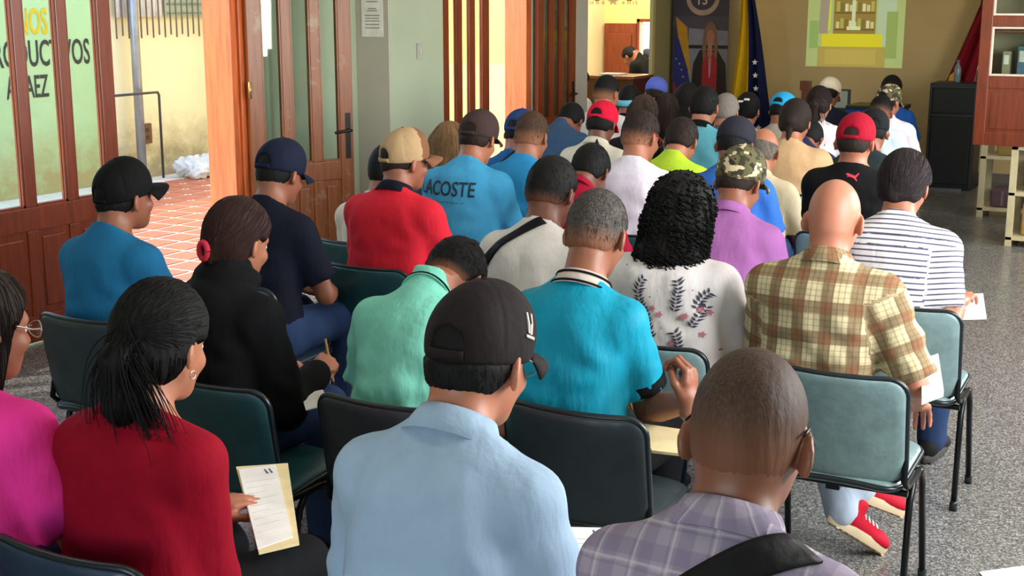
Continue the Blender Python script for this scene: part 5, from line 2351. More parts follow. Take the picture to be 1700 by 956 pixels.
# flags on poles: cloth hung in folds
def hung_flag(name, label, loc, rows_fn, bands, pole_top, lean=0.0):
    rt = empty(name, loc)
    tag(rt, label, 'flag')
    m = MB()
    m.tube([(0, 0, 0.03), (lean, 0, pole_top)], 0.013, 8)
    m.build('pole', plain('pole_wood', (96, 66, 36), 0.4), rt, True)
    MB().lathe([(0.15, 0.0), (0.15, 0.02), (0.06, 0.04), (0.025, 0.08)], 18).build('base', plain('flag_base', (70, 60, 50), 0.4, 0.4), rt, True)
    MB().lathe([(0.012, 0.0), (0.028, 0.03), (0.02, 0.06), (0.002, 0.11)], 12, (lean, 0, pole_top)).build('finial', plain('brass_hinge', (176, 140, 78), 0.35, 0.8), rt, True)
    for nm, mat, u0, u1 in bands:
        g = []
        for i in range(26):
            s = i / 25
            g.append([rows_fn(u0 + (u1 - u0) * j / 16, s) for j in range(17)])
        MB().sheet(g, 0.003).build(nm, mat, rt, True)
    return rt


def flag_rows(u, s):
    """u 0..1 across the cloth, s 0 top .. 1 bottom"""
    w = 0.12 + 0.42 * s ** 1.15
    x = -0.10 - 0.10 * s + w * u + 0.02 * math.sin(5 * s)
    y = 0.055 * math.sin(u * 19 + s * 2) * (0.4 + 0.8 * s) - 0.05
    return (x, y, 2.14 - 1.66 * s - 0.05 * u)


fl = hung_flag('ceremonial_flag', 'yellow and navy star flag hanging on a pole beside the banner', (-4.66, 14.35, 0), flag_rows,
               [('cloth_yellow', cloth('flag_yellow', (196, 158, 24)), 0.0, 0.52), ('cloth_navy', cloth('flag_navy', (22, 28, 62)), 0.52, 1.0)], 2.3)
for k in range(6):
    s = 0.52 + 0.085 * k
    p = flag_rows(0.80, s)
    st = MB().prism([(p[0] + q[0], p[2] + q[1]) for q in star(0, 0, 0.034)], p[1] - 0.075, p[1] - 0.07)
    st.build('star', plain('flag_star', (206, 206, 204), 0.8), fl)


def flag2_rows(u, s):
    w = 0.10 + 0.30 * s
    return (0.12 - 0.42 * s + w * u - 0.02, 0.05 * math.sin(u * 15 + 3 * s) - 0.05, 2.16 - 1.16 * s + 0.02 * u)


f2 = hung_flag('crimson_flag', 'dark red flag hanging on a pole behind the loudspeaker', (-2.28, 14.60, 0), flag2_rows,
               [('cloth_red', cloth('flag_crimson', (120, 16, 28)), 0.0, 0.72), ('cloth_white', cloth('flag_white', (222, 210, 206)), 0.72, 1.0)], 2.3)
p = flag2_rows(0.2, 0.93)
MB().prism([(p[0] - 0.06, p[2] - 0.09), (p[0] + 0.07, p[2] - 0.04), (p[0] + 0.05, p[2] + 0.12), (p[0] - 0.03, p[2] + 0.05)], p[1] - 0.075, p[1] - 0.07).build('gold_emblem', plain('flag_gold', (190, 140, 40), 0.7), f2)

# projected picture on the front wall, projector light put into glowing patches
pj = empty('projected_image', (-3.62, FY - 0.001, 1.18))
tag(pj, 'pale green projected picture of a desk and shelves on the wall', 'projection')
E_ = 0.55


def patch(name, x0, x1, z0, z1, col, lay, st=E_, sk=0.0):
    flat(pj, name, [(x0, z0), (x1, z0), (x1 + sk, z1), (x0 + sk, z1)], emit('projected_%d_%d_%d' % col, col, st), -0.0015 * lay, 0.001)


patch('ground', -0.53, 0.53, 0.0, 0.92, (176, 190, 120), 1, 0.42)
patch('shelf_wall', -0.24, 0.22, 0.30, 0.92, (140, 118, 52), 2)
for r_, z in enumerate((0.42, 0.60, 0.78)):
    for k in range(9):
        h = 0.07 + 0.05 * ((k * 7 + r_ * 3) % 4) / 4
        patch('book', -0.21 + 0.047 * k, -0.175 + 0.047 * k, z, z + h, [(196, 190, 130), (168, 160, 80), (120, 104, 44), (206, 200, 160)][(k + r_) % 4], 3)
    patch('shelf_board', -0.23, 0.21, z - 0.025, z - 0.005, (112, 92, 40), 3)
patch('figure_stem', -0.04, 0.0, 0.42, 0.72, (196, 204, 160), 4)
patch('figure_base', -0.09, 0.06, 0.40, 0.44, (200, 206, 160), 4)
patch('desk_top', -0.36, 0.30, 0.22, 0.36, (206, 196, 32), 4)
patch('desk_front', -0.40, 0.34, 0.0, 0.22, (166, 148, 70), 3)
patch('desk_panel', -0.32, 0.24, 0.03, 0.19, (178, 158, 76), 4)
patch('curtain', 0.24, 0.44, 0.24, 0.92, (170, 188, 150), 3)
patch('plant', 0.34, 0.46, 0.10, 0.60, (140, 160, 84), 4)
patch('plant', -0.50, -0.40, 0.20, 0.50, (136, 166, 90), 4)
patch('side_flag', -0.40, -0.30, 0.36, 0.92, (150, 140, 120), 4, E_, 0.02)
patch('side_flag', -0.33, -0.27, 0.40, 0.92, (196, 200, 60), 3)

# loudspeaker
sp_ = empty('loudspeaker', (-2.40, 14.2, 0))
tag(sp_, 'tall black floor loudspeaker against the front wall', 'loudspeaker')
bk = plain('speaker_black', (20, 20, 20), 0.45, var=0.05)
MB().box((-0.235, -0.20, 0.0), (0.235, 0.22, 1.08), 0.02).build('cabinet', bk, sp_)
gk = plain('speaker_grille', (13, 13, 13), 0.7, var=0.2, scale=300)
MB().box((-0.20, -0.215, 0.78), (0.20, -0.198, 1.03), 0.01).build('horn_grille', gk, sp_)
MB().box((-0.20, -0.215, 0.06), (0.20, -0.198, 0.74), 0.01).build('woofer_grille', gk, sp_)
rg = MB()
for x0, x1, z0, z1 in ((-0.21, 0.21, 0.745, 0.765), (-0.215, -0.205, 0.05, 1.04), (0.205, 0.215, 0.05, 1.04), (-0.21, 0.21, 1.035, 1.05)):
    rg.box((x0, -0.222, z0), (x1, -0.2, z1))
rg.build('trim_frame', plain('speaker_trim', (44, 44, 44), 0.4), sp_)
m = MB().box((-0.2, -0.26, 0.0), (0.15, -0.21, 0.02))
m.build('foot_plate', plain('alu', (150, 150, 152), 0.35, 0.8), sp_)
bt = empty('water_bottle', (-2.40, 14.16, 1.082))
tag(bt, 'small clear water bottle standing on the loudspeaker', 'bottle')
MB().lathe([(0.03, 0.0), (0.034, 0.01), (0.034, 0.13), (0.026, 0.16), (0.013, 0.19), (0.013, 0.2)], 14).build('body', plain('bottle_plastic', (112, 124, 128), 0.15), bt, True)
MB().lathe([(0.016, 0.198), (0.016, 0.222)], 12).build('lid', plain('bottle_cap', (70, 96, 120), 0.4), bt)

# front table with blue cloth, laptop, small wooden thing
tb = empty('head_table', (-2.96, 13.2, 0))
tag(tb, 'low head table with black top and blue cloth front', 'table')
MB().box((-0.26, -0.25, 0.86), (0.26, 0.25, 0.90), 0.006).build('table_top', bk, tb)
MB().box((-0.25, -0.245, 0.25), (0.25, -0.235, 0.86)).build('cloth_front', cloth('royal_blue', (26, 70, 140)), tb)
for sx in (-1, 1):
    for sy in (-1, 1):
        MB().tube([(sx * 0.23, sy * 0.22, 0), (sx * 0.23, sy * 0.22, 0.86)], 0.015, 8).build('leg', plain('chair_steel', (34, 36, 38), 0.3, 0.75), tb, True)
lt = empty('side_table', (-3.62, 13.6, 0))
tag(lt, 'narrow brown side table under the open laptop', 'table')
MB().box((-0.3, -0.2, 0.74), (0.3, 0.2, 0.77), 0.006).build('table_top', wood_mat('side_table', (110, 76, 44)), lt)
for sx in (-1, 1):
    for sy in (-1, 1):
        MB().box((sx * 0.27 - 0.02, sy * 0.17 - 0.02, 0), (sx * 0.27 + 0.02, sy * 0.17 + 0.02, 0.74)).build('leg', wood_mat('side_table', (110, 76, 44)), lt)
lp = empty('laptop', (-3.52, 13.55, 0.77))
tag(lp, 'open grey laptop on the side table before the front wall', 'laptop')
MB().box((-0.17, -0.12, 0.0), (0.17, 0.12, 0.018), 0.004).build('keyboard_base', plain('laptop_grey', (66, 66, 66), 0.4, 0.4), lp)
lid = MB().box((-0.17, 0.11, 0.016), (0.17, 0.125, 0.24), 0.004).build('lid', plain('laptop_grey', (66, 66, 66), 0.4, 0.4), lp)
MB().box((-0.14, 0.105, 0.05), (0.14, 0.109, 0.22)).build('screen', emit('laptop_screen', (120, 124, 110), 0.35), lid)
q = MB().box((-0.04, -0.03, 0.0), (0.04, 0.03, 0.30), 0.01)
q.box((-0.055, -0.04, 0.22), (0.055, 0.04, 0.32), 0.008)
qo = q.build('wooden_stand', wood_mat('small_brown', (104, 54, 30)))
qo.location = (-3.80, 13.6, 0.77)
tag(qo, 'small brown wooden stand behind the white cap', 'stand')

# ------------------------------------------------------------------ beige racks and glazed cabinet by the aisle
ivory = plain('rack_ivory', (206, 192, 150), 0.5)


def rack(label, x0, x1, y0, y1, top, shelves):
    rt = empty('storage_rack', (x0, y0, 0))
    tag(rt, label, 'rack')
    w, d = x1 - x0, y1 - y0
    for x in (0, w - 0.05):
        for y in (0, d - 0.05):
            MB().box((x, y, 0), (x + 0.05, y + 0.05, top), 0.003).build('post', ivory, rt)
    for z in shelves:
        MB().box((0.0, 0.0, z), (w, d, z + 0.028), 0.003).build('shelf', ivory, rt)
    return rt


rack('ivory metal storage rack beyond the one under the cabinet', -1.84, -1.30, 12.30, 12.75, 0.76, (0.06, 0.52, 0.732))
rack('ivory metal storage rack standing under the glazed wooden cabinet', -1.40, -0.62, 10.88, 11.35, 0.785, (0.05, 0.40, 0.757))
for k, (x, y, z, sx, sy, sz, col, lab) in enumerate([
        (-1.74, 12.36, 0.09, 0.20, 0.3, 0.16, (92, 70, 74), 'purple-grey bundle on the bottom shelf of the farther rack'),
        (-1.50, 12.38, 0.09, 0.16, 0.28, 0.12, (60, 66, 62), 'dark bundle on the bottom shelf of the farther rack'),
        (-1.72, 12.38, 0.55, 0.36, 0.3, 0.10, (150, 120, 60), 'flat ochre carton on the upper shelf of the farther rack'),
        (-1.30, 10.98, 0.08, 0.52, 0.30, 0.26, (176, 138, 70), 'ochre carton low in the rack under the cabinet'),
        (-1.30, 10.98, 0.43, 0.30, 0.30, 0.24, (140, 34, 34), 'red box on the middle shelf under the cabinet')]):
    o = MB().box((x, y, z), (x + sx, y + sy, z + sz), 0.02)
    ob = o.build('carton' if 'carton' in lab else 'storage_box' if 'box' in lab else 'bundle', plain('store_%d' % k, col, 0.8))
    MB().box((x + sx * 0.45, y - 0.002, z + sz * 0.1), (x + sx * 0.55, y, z + sz * 0.9)).build('tape', plain('tape_%d' % k, tuple(min(255, c + 30) for c in col), 0.6), ob)
    tag(ob, lab, 'box' if 'bundle' not in lab else 'bundle')

cb = empty('glazed_cabinet', (-1.69, 10.85, 0.787))
tag(cb, 'red-brown wooden cabinet with glass panes standing on the ivory rack', 'cabinet')
CW, CD, CH = 1.05, 0.42, 1.45


def cpart(nm, lo, hi, bev=0.006, mt=W_CAB, par=cb):
    return MB().box(lo, hi, bev).build(nm, mt, par)


cpart('side_panel', (0, 0.03, 0), (0.025, CD, CH))
cpart('side_panel', (CW - 0.025, 0.03, 0), (CW, CD, CH))
cpart('bottom_board', (0.025, 0.03, 0), (CW - 0.025, CD, 0.03))
cpart('top_board', (0, 0.03, CH - 0.03), (CW, CD, CH))
cpart('back_board', (0.025, CD - 0.015, 0.03), (CW - 0.025, CD, CH - 0.03), 0, painted('cabinet_back', (176, 164, 132)))
for z in (0.50, 0.86, 1.16):
    cpart('shelf', (0.025, 0.06, z), (CW - 0.025, CD - 0.02, z + 0.02), 0.003)
for dx in (0, CW / 2):
    dw = CW / 2
    dd = empty('door', (dx, 0, 0))
    dd.parent = cb
    for lo, hi in (((0, 0, 0), (0.085, 0.028, CH)), ((dw - 0.085, 0, 0), (dw - 0.002, 0.028, CH)), ((0.085, 0, 0), (dw - 0.085, 0.028, 0.10)), ((0.085, 0, 0.44), (dw - 0.085, 0.028, 0.535)), ((0.085, 0, 0.905), (dw - 0.085, 0.028, 0.99)), ((0.085, 0, CH - 0.1), (dw - 0.085, 0.028, CH))):
        cpart('rail' if hi[0] - lo[0] > 0.2 else 'stile', lo, hi, 0.005, W_CAB, dd)
    pn = MB().box((0.085, 0.008, 0.10), (dw - 0.085, 0.02, 0.44))
    pn.box((0.11, 0.0, 0.125), (dw - 0.11, 0.026, 0.415), 0.01)
    pn.build('panel', W_CAB, dd)
    for z0, z1 in ((0.535, 0.905), (0.99, CH - 0.1)):
        MB().box((0.085, 0.012, z0), (dw - 0.085, 0.016, z1)).build('pane', GLASS, dd)
        bd = MB()
        for lo, hi in (((0.085, 0.002, z0), (0.100, 0.026, z1)), ((dw - 0.100, 0.002, z0), (dw - 0.085, 0.026, z1)), ((0.1, 0.002, z0), (dw - 0.1, 0.026, z0 + 0.015)), ((0.1, 0.002, z1 - 0.015), (dw - 0.1, 0.026, z1))):
            bd.box(lo, hi, 0.002)
        bd.build('glazing_bead', plain('bead_white', (226, 214, 196), 0.5), dd)
for k, (x, w_, h_, col, lab) in enumerate([(0.16, 0.06, 0.20, (150, 142, 110), 'khaki file standing inside the glazed cabinet'), (0.27, 0.07, 0.24, (84, 120, 140), 'blue-grey file standing inside the glazed cabinet'), (0.36, 0.09, 0.26, (232, 216, 170), 'cream file standing inside the glazed cabinet')]):
    o = MB().box((0, 0, 0), (w_, 0.22, h_), 0.006).build('binder', plain('binder_%d' % k, col, 0.6))
    o.location = (-1.69 + x, 10.85 + 0.1, 0.787 + 0.52)
    MB().box((w_ * 0.2, -0.002, h_ * 0.5), (w_ * 0.8, 0.0, h_ * 0.85)).build('spine_label', plain('binder_label', (226, 222, 210), 0.7), o)
    tag(o, lab, 'file')
# ------------------------------------------------------------------ the audience
BLACK = (14, 12, 12)
DKBR = (36, 25, 20)
S1 = (112, 70, 52)      # dark brown skin
S2 = (142, 92, 68)
S3 = (168, 112, 84)
S4 = (190, 134, 104)
C = cloth
navy_m, black_m = C('navy', (17, 20, 34)), C('black', (13, 13, 15))


def tee(mat, **k):
    return dict(mat=mat, name='t_shirt', **k)


def polo(mat, collar=None, **k):
    return dict(mat=mat, name='polo_shirt', collar=collar or mat, **k)


def short(col=BLACK, th=0.008, **k):
    return dict(type='short', col=col, th=th, **k)


def cap(col, name, **k):
    return dict(mats=[C('cap_' + name, col, 0.8)], **k)


# ---- nearest row
person('pink', 'woman in a bright pink top with round glasses at the picture edge', -32, 440, lod=0, zt=1.285, lean=6, w=1.25, skin=S2, who='woman in bright pink',
       hair=dict(type='long', col=DKBR, th=0.014, len=0.16, strands=600, sr=0.0016), glasses=dict(name='silver', col=(170, 160, 150)), top=tee(C('pink', (255, 60, 156)), fold=0.007, cuff=0.8), chair='navy', hy=-8, hp=8, hs=1.05, sh=0.18, nl=0.125)
person('red', 'woman in a crimson long-sleeved top with a dark ponytail', 272, 461, lod=0, zt=1.285, lean=5, slump=10, w=0.95, sh=0.15, skin=S3, who='woman in crimson',
       hair=dict(type='pony', col=BLACK, th=0.017, tz=0.035, len=0.22, fat=0.95, sway=0.03, loose=420, rough=0.001, nape=-0.012, strands=900, sr=0.0018, steps=18), top=tee(C('crimson', (136, 2, 28), sheen=0.0), sleeve='long', fold=0.004), chair='navy', hp=12, hy=2, pants=black_m, hs=1.05, er=(0.5, -0.3, -1.0), wr=(-0.06, 0.27, 0.62))
lb = C('light_blue', (150, 172, 192), wr=0.35)
person('blue', 'man in a light blue shirt and dark brown cap', 806, 461, lod=0, zt=1.38, lean=12, slump=16, w=0.96, skin=S3, who='man in light blue',
       hair=short(BLACK, 0.009), cap=cap((34, 27, 27), 'dark_brown', pitch=4, yaw=0), glasses=dict(name='clear', col=(176, 172, 166), k=0.6),
       top=dict(mat=lb, name='shirt', sleeve='long', collar=lb, ch=0.042, cs=0.030, fold=0.007), chair='charcoal', hp=14, hy=-4, pants=black_m)
person('lav', 'man with shaved head in a lavender checked shirt', 1259, 579, lod=0, zt=1.36, lean=6, slump=18, w=0.92, skin=(122, 79, 57), who='man in lavender checks',
       hair=dict(type='short', col=(66, 48, 38), th=0.0024, fade=(122, 79, 57), f0=-0.045, f1=0.07, grey=0.12, rough=0.0006, gloss=0.6), glasses=dict(name='dark', col=(30, 28, 28)),
       top=dict(mat=plaid_lavender(), name='shirt', sleeve='long', collar=plaid_lavender(), ch=0.038, cs=0.028, fold=0.006), chair='charcoal', hp=18, hy=2, nl=0.128, hs=1.08)
# ---- second row
person('bluet', 'man in a blue t-shirt and black cap by the patio door', 200, 262, lod=0, zt=1.31, lean=6, slump=10, w=0.97, skin=S2, who='man in black cap',
       hair=short(BLACK, 0.006), cap=cap((12, 11, 12), 'black', pitch=10), top=tee(C('petrol_blue', (28, 98, 138)), fold=0.004), chair='charcoal', hp=0, hy=-10, cdx=0.08)
person('hoodie', 'woman in a black hooded top with a red hair tie', 402, 325, lod=0, zt=1.275, lean=7, slump=14, w=0.98, skin=S3, who='woman in black hood',
       hair=dict(type='bun', col=(48, 28, 24), th=0.016, bun=(0.0, -0.098, -0.045), bs=0.032, nape=-0.01, strands=650, sr=0.0014), top=dict(mat=black_m, name='hooded_top', sleeve='long', hood=True, fold=0.006, off=0.018), chair='teal',
       wr=(0.17, 0.33, 0.685), er=(0.25, -0.5, -0.8), handr=dict(style='pinch', palm=(-0.5, 0.1, -0.8)), hp=16, hy=-6, cdx=0.15)
mint = C('mint', (126, 206, 182), 0.7, wr=0.35)
person('mint', 'man in a mint green polo bending far forward', 778, 404, lod=0, zt=1.13, lean=16, slump=22, w=1.0, skin=S3, who='man in mint polo',
       hair=short(BLACK, 0.010, nape=0.028, fade=S3, f0=-0.04, f1=0.0), top=polo(mint, mint, trim=[(0.05, 0.2, navy_m)], ch=0.022, fold=0.007), chair='charcoal', hp=52, pants=black_m, neck=52, cdx=0.05)
teal_m = C('teal', (18, 140, 166), 0.55, 0.1, wr=0.4)
person('teal', 'man in a glossy teal polo with striped collar', 1001, 317, lod=0, zt=1.325, lean=7, slump=16, w=0.96, sh=0.148, skin=S2, who='man in teal polo',
       hair=dict(type='short', col=(44, 38, 36), th=0.007, grey=0.55, fade=S2, f0=-0.05, f1=0.03), top=polo(teal_m, C('collar_grey', (196, 180, 168)), trim=[(0.02, 0.16, black_m), (0.80, 0.95, black_m)], bands=[(0.60, 0.72, black_m)], fold=0.008),
       chair='charcoal', hp=22, wr_px=(1143, 668, 3.36), er=(0.4, 0.2, -1.0), handr=dict(style='grip', palm=(-1, 0.1, 0.0), fdir=(-0.05, 0.25, 1.0)), pants=black_m, nl=0.160, shoe=(176, 30, 40), sole=(206, 190, 176), cdx=0.1)
pl_ = plaid_brown()
sh_r = Matrix.Translation((0.08, 0.30, 0.20)) @ Matrix.Rotation(R(-58), 4, 'Z') @ Matrix.Rotation(R(-22), 4, 'X') @ Matrix.Rotation(R(-14), 4, 'Y')
sh_l = Matrix.Translation((0.06, 0.24, 0.10)) @ Matrix.Rotation(R(-46), 4, 'Z') @ Matrix.Rotation(R(-34), 4, 'X') @ Matrix.Rotation(R(-8), 4, 'Y')
person('plaid', 'bald man in a brown and yellow plaid shirt', 1392, 298, lod=0, zt=1.32, lean=2, slump=10, w=1.06, sh=0.172, skin=(176, 118, 92), who='bald man in plaid shirt',
       top=dict(mat=pl_, name='shirt', collar=pl_, ch=0.040, cs=0.030, fold=0.008, cuff=0.92, off=0.018),
       chair='grey', hp=16, hy=0, wr_px=(1524, 668, 4.30), er=(0.5, -0.6, -0.6), pants=C('pale_blue', (176, 188, 204)), shoe=(178, 22, 44), sole=(196, 176, 142),
       kl=(-0.10, 0.40, 0.53), kr=(0.14, 0.40, 0.53), al=(0.04, 0.24, 0.17), ar=(0.08, 0.32, 0.23), shoe_m=(sh_l, sh_r), nl=0.135, cdx=0.1)
# ---- third row
person('navy', 'man in a navy t-shirt and navy cap before the worn door', 470, 227, lod=1, zt=1.33, lean=7, slump=12, w=1.0, skin=S2, who='man in navy cap',
       hair=short(BLACK, 0.004), cap=cap((20, 26, 46), 'navy', pitch=2), top=tee(navy_m, fold=0.004), chair='navy', hp=16, hy=-4)
person('redpolo', 'man in a red polo with a beige cap', 673, 211, lod=1, zt=1.34, lean=5, slump=14, w=1.12, bel=1.1, skin=S2, who='man in red polo',
       hair=short(DKBR, 0.005), cap=dict(mats=[C('cap_beige', (176, 146, 108), 0.8), C('cap_tan', (122, 82, 58), 0.8)], pitch=8, two=C('cap_tan', (122, 82, 58), 0.8)), glasses=dict(name='dark', col=(30, 28, 28)),
       top=polo(C('red_polo', (206, 34, 50)), navy_m, fold=0.005), chair='teal', hp=6, hy=-24)
person('white', 'man in a white t-shirt with a black bag strap', 926, 262, lod=1, zt=1.31, lean=7, slump=14, w=1.06, skin=S1, who='man with black bag strap',
       hair=short(BLACK, 0.009, fade=S1, f0=-0.05, f1=0.0), top=tee(C('white_tee', (216, 208, 200)), fold=0.005), chair='charcoal', hp=22, hy=-6)
fl_ = printed('floral_white_cloth', (228, 220, 218), (150, 120, 128), 34, 0.30)
person('curly', 'woman with long black curls in a white embroidered blouse', 1140, 287, lod=0, zt=1.30, lean=5, slump=12, w=1.12, skin=S2, who='woman with black curls',
       hair=dict(type='curly', col=BLACK, th=0.020, len=0.3, rough=0.002, strands=560, sr=0.0030), top=dict(mat=fl_, name='blouse', sleeve='long', fold=0.007, off=0.022), chair='grey', hp=18)
person('camo', 'man in a lilac polo and camouflage cap', 1238, 240, lod=1, zt=1.32, lean=9, slump=18, w=0.92, skin=S2, who='man in camouflage cap',
       hair=short(DKBR, 0.005), cap=dict(mats=[camo()], pitch=10, hole=False, tall=0.112), top=polo(C('lilac', (160, 100, 160)), fold=0.005), chair='navy', hp=24, hy=-10)
person('stripe', 'woman in a white and grey striped top by the aisle', 1509, 247, lod=0, zt=1.32, lean=3, slump=18, w=1.16, skin=S3, who='woman in stripes',
       hair=dict(type='bun', col=(40, 32, 32), th=0.018, bun=(0.0, -0.09, -0.035), bs=0.036, rough=0.001, strands=650, sr=0.0014), top=tee(striped(), fold=0.004), chair='grey', hp=18, hy=-6, wr_px=(1594, 502, 5.28), cdx=0.08, er=(0.15, -0.5, -1.0))
# ---- behind, towards the screen
person('cream', 'person in a cream shirt hidden behind the beige cap', 648, 240, zt=1.2, lean=7, w=1.0, skin=S2, who='person in cream shirt',
       hair=short(BLACK), top=dict(mat=C('cream_shirt', (210, 196, 176)), name='shirt', fold=0.005), chair='teal')
person('blond', 'woman with long fair hair beside the second doorway', 750, 200, zt=1.24, lean=6, skin=S3, who='fair-haired woman',
       hair=dict(type='long', col=(112, 84, 54), th=0.014, len=0.24, strands=500, sr=0.0022), top=tee(C('petrol_dark', (40, 72, 88))), chair='teal')
person('lacoste', 'broad man in a sky blue lettered t-shirt and brown cap', 799, 180, lod=1, zt=1.36, lean=7, slump=16, w=1.10, skin=S3, who='man in lettered t-shirt',
       hair=short(DKBR, 0.006), cap=cap((60, 44, 42), 'umber', pitch=8), top=tee(C('sky_blue', (70, 160, 206)), fold=0.005), chair='charcoal', hp=20)
person('bluecap', 'man in a blue cap with a dark bag strap by the orange jamb', 868, 179, zt=1.27, lean=7, w=0.95, skin=S2, who='man in blue cap',
       hair=short(BLACK, 0.004), cap=cap((34, 56, 100), 'blue'), top=tee(C('royal', (30, 84, 140))), chair='teal', hp=18)
person('brownhair', 'man with cropped brown hair in a blue t-shirt', 887, 187, zt=1.29, lean=7, w=0.95, skin=S3, who='man with cropped brown hair',
       hair=short((66, 46, 32), 0.008, fade=S3), top=tee(C('azure', (46, 138, 190))), chair='teal', hp=16, lod=1)
person('dred', 'man in a dark red polo with pointed black hair', 990, 243, lod=1, zt=1.20, lean=14, slump=22, w=0.95, skin=S1, who='man in dark red polo',
       hair=short(BLACK, 0.010), top=polo(C('dark_red', (150, 16, 44))), chair='teal', hp=36, neck=34)
person('redgl', 'man in a white t-shirt with red sunglasses on his ear', 1070, 185, lod=1, zt=1.34, lean=6, w=1.0, skin=S3, who='man with red sunglasses',
       hair=short(DKBR, 0.008, fade=S3), glasses=dict(name='red', col=(170, 40, 50), k=1.5), top=tee(C('white_lilac', (222, 214, 226))), chair='teal', hp=16, hy=-14)
person('yellow', 'person in a lime yellow t-shirt', 1138, 198, lod=1, zt=1.23, lean=12, w=1.05, skin=S3, who='person in lime yellow',
       hair=short(DKBR, 0.010), top=tee(C('lime', (184, 216, 56))), chair='teal', hp=30, neck=30)
person('ncap', 'man in a dark cap and royal blue t-shirt', 1226, 190, lod=1, zt=1.33, lean=7, w=1.10, skin=S2, who='man in royal blue',
       hair=short(BLACK, 0.005), cap=cap((36, 36, 46), 'slate', pitch=-6, hole=False), top=tee(C('royal2', (52, 104, 186))), chair='navy', hp=20, cdy=-0.02)
person('bald2', 'balding man in a beige shirt', 1272, 214, lod=1, zt=1.19, lean=9, w=1.0, skin=S3, who='balding man in beige',
       hair=short((96, 84, 76), 0.007, grey=0.6, bald=0.045), top=polo(C('beige_shirt', (196, 182, 150))), chair='grey', hp=24)
person('bun', 'woman with a dark bun in a sand beige top', 1324, 163, lod=1, zt=1.31, lean=5, w=1.22, skin=S3, who='woman with dark bun',
       hair=dict(type='bun', col=DKBR, th=0.016, bun=(0, -0.10, 0.0), bs=0.04, wisp=True), top=tee(C('sand', (196, 160, 118)), fold=0.006), chair='grey', hp=16)
person('redcap', 'man in a red cap and black t-shirt with red mark', 1424, 185, lod=1, zt=1.35, lean=0, w=1.12, skin=S3, who='man in red cap',
       hair=short(DKBR, 0.006), cap=cap((146, 8, 34), 'red', pitch=4), top=tee(C('black_tee', (18, 17, 18))), chair='grey', hp=14, slump=4, neck=6, nl=0.118)
person('dark', 'person in a dark cap and dark green jacket', 1452, 178, zt=1.26, lean=8, w=1.05, skin=S2, who='person in dark green',
       hair=short(BLACK, 0.005), cap=cap((24, 24, 28), 'soot'), top=dict(mat=C('bottle_green', (34, 46, 46)), name='jacket', sleeve='long'), chair='charcoal', hp=20, hy=10)
person('greyblue', 'man in a slate blue t-shirt bowing his head', 956, 175, zt=1.16, lean=16, slump=22, w=1.08, skin=S2, who='man in slate blue',
       hair=short(BLACK, 0.010), top=tee(C('slate_blue', (58, 82, 112))), chair='teal', hp=46, neck=44)
person('redcapb', 'man in a bright red cap and cream shirt', 1003, 165, lod=1, zt=1.28, lean=6, w=1.02, skin=S1, who='man in bright red cap',
       hair=short(BLACK, 0.012), cap=cap((196, 18, 50), 'bright_red', pitch=-4), top=polo(C('ivory_shirt', (206, 196, 178))), chair='teal', hp=18)
person('frontman', 'man in white before the counter desk', 1010, 126, zt=1.35, lean=4, w=0.98, skin=S3, who='man in white by the desk',
       hair=short(BLACK, 0.009, fade=S3), top=tee(C('white2', (220, 214, 210))), chair='teal', hp=12, hy=-12)
person('headband', 'woman in black with a light blue hair band', 1047, 143, zt=1.205, lean=5, w=0.9, skin=S3, who='woman with light blue band',
       hair=dict(type='short', col=BLACK, th=0.014), top=tee(black_m), chair='teal', hp=14)
person('violet', 'person in a violet blue cap near the banner', 1091, 126, zt=1.24, lean=5, w=0.95, skin=S3, who='person in violet cap',
       hair=short(DKBR, 0.006), cap=cap((88, 100, 186), 'violet', pitch=-8, hole=False), top=tee(C('mauve', (120, 110, 120))), chair='teal', hp=12)
person('longa', 'woman with long brown hair in black behind the red-glasses man', 1071, 156, zt=1.27, lean=5, w=0.92, skin=S3, who='brown-haired woman in black',
       hair=dict(type='long', col=(62, 48, 40), th=0.014, len=0.28, strands=400, sr=0.0024), top=tee(C('black2', (26, 24, 26))), chair='teal', hp=10)
person('longb', 'woman with long dark brown hair before the flag banner', 1107, 153, zt=1.22, lean=5, w=0.92, skin=S3, who='dark-brown-haired woman',
       hair=dict(type='long', col=(40, 27, 23), th=0.014, len=0.30, strands=400, sr=0.0024), top=tee(black_m), chair='teal', hp=10)
person('palewoman', 'woman with black hair and a pale top under the banner', 1143, 136, zt=1.25, lean=5, w=0.95, skin=S4, who='black-haired woman in pale top',
       hair=dict(type='long', col=BLACK, th=0.014, len=0.20), top=tee(C('pale_peach', (226, 196, 166))), chair='teal', hp=10)
person('blackhair', 'man in a pale teal polo with black collar', 1172, 144, lod=1, zt=1.345, lean=4, w=1.0, skin=S3, who='man in pale teal polo',
       hair=short(BLACK, 0.010), top=polo(C('pale_teal', (98, 172, 190)), black_m), chair='teal', hp=10)
person('greyhair', 'grey-haired person below the banner', 1208, 157, zt=1.235, lean=7, w=0.98, skin=S3, who='grey-haired person',
       hair=short((112, 100, 92), 0.012, grey=0.7), top=tee(C('smoke', (86, 86, 92))), chair='teal', hp=16)
person('bow', 'woman with a white bow in her dark hair', 1244, 152, zt=1.205, lean=4, w=0.95, skin=S4, who='woman with white bow',
       hair=dict(type='bun', col=BLACK, th=0.014, bun=(0, -0.09, -0.05), bs=0.03), top=tee(C('shell_pink', (206, 168, 142)), sleeve='none'), chair='teal', hp=14)
person('bcap', 'person in a sky blue cap and grey top', 1304, 151, zt=1.24, lean=8, w=1.05, skin=S2, who='person in sky blue cap',
       hair=short(BLACK, 0.006), cap=cap((40, 150, 196), 'sky', pitch=-4), top=tee(C('stone_grey', (160, 150, 138))), chair='teal', hp=22, hy=-10)
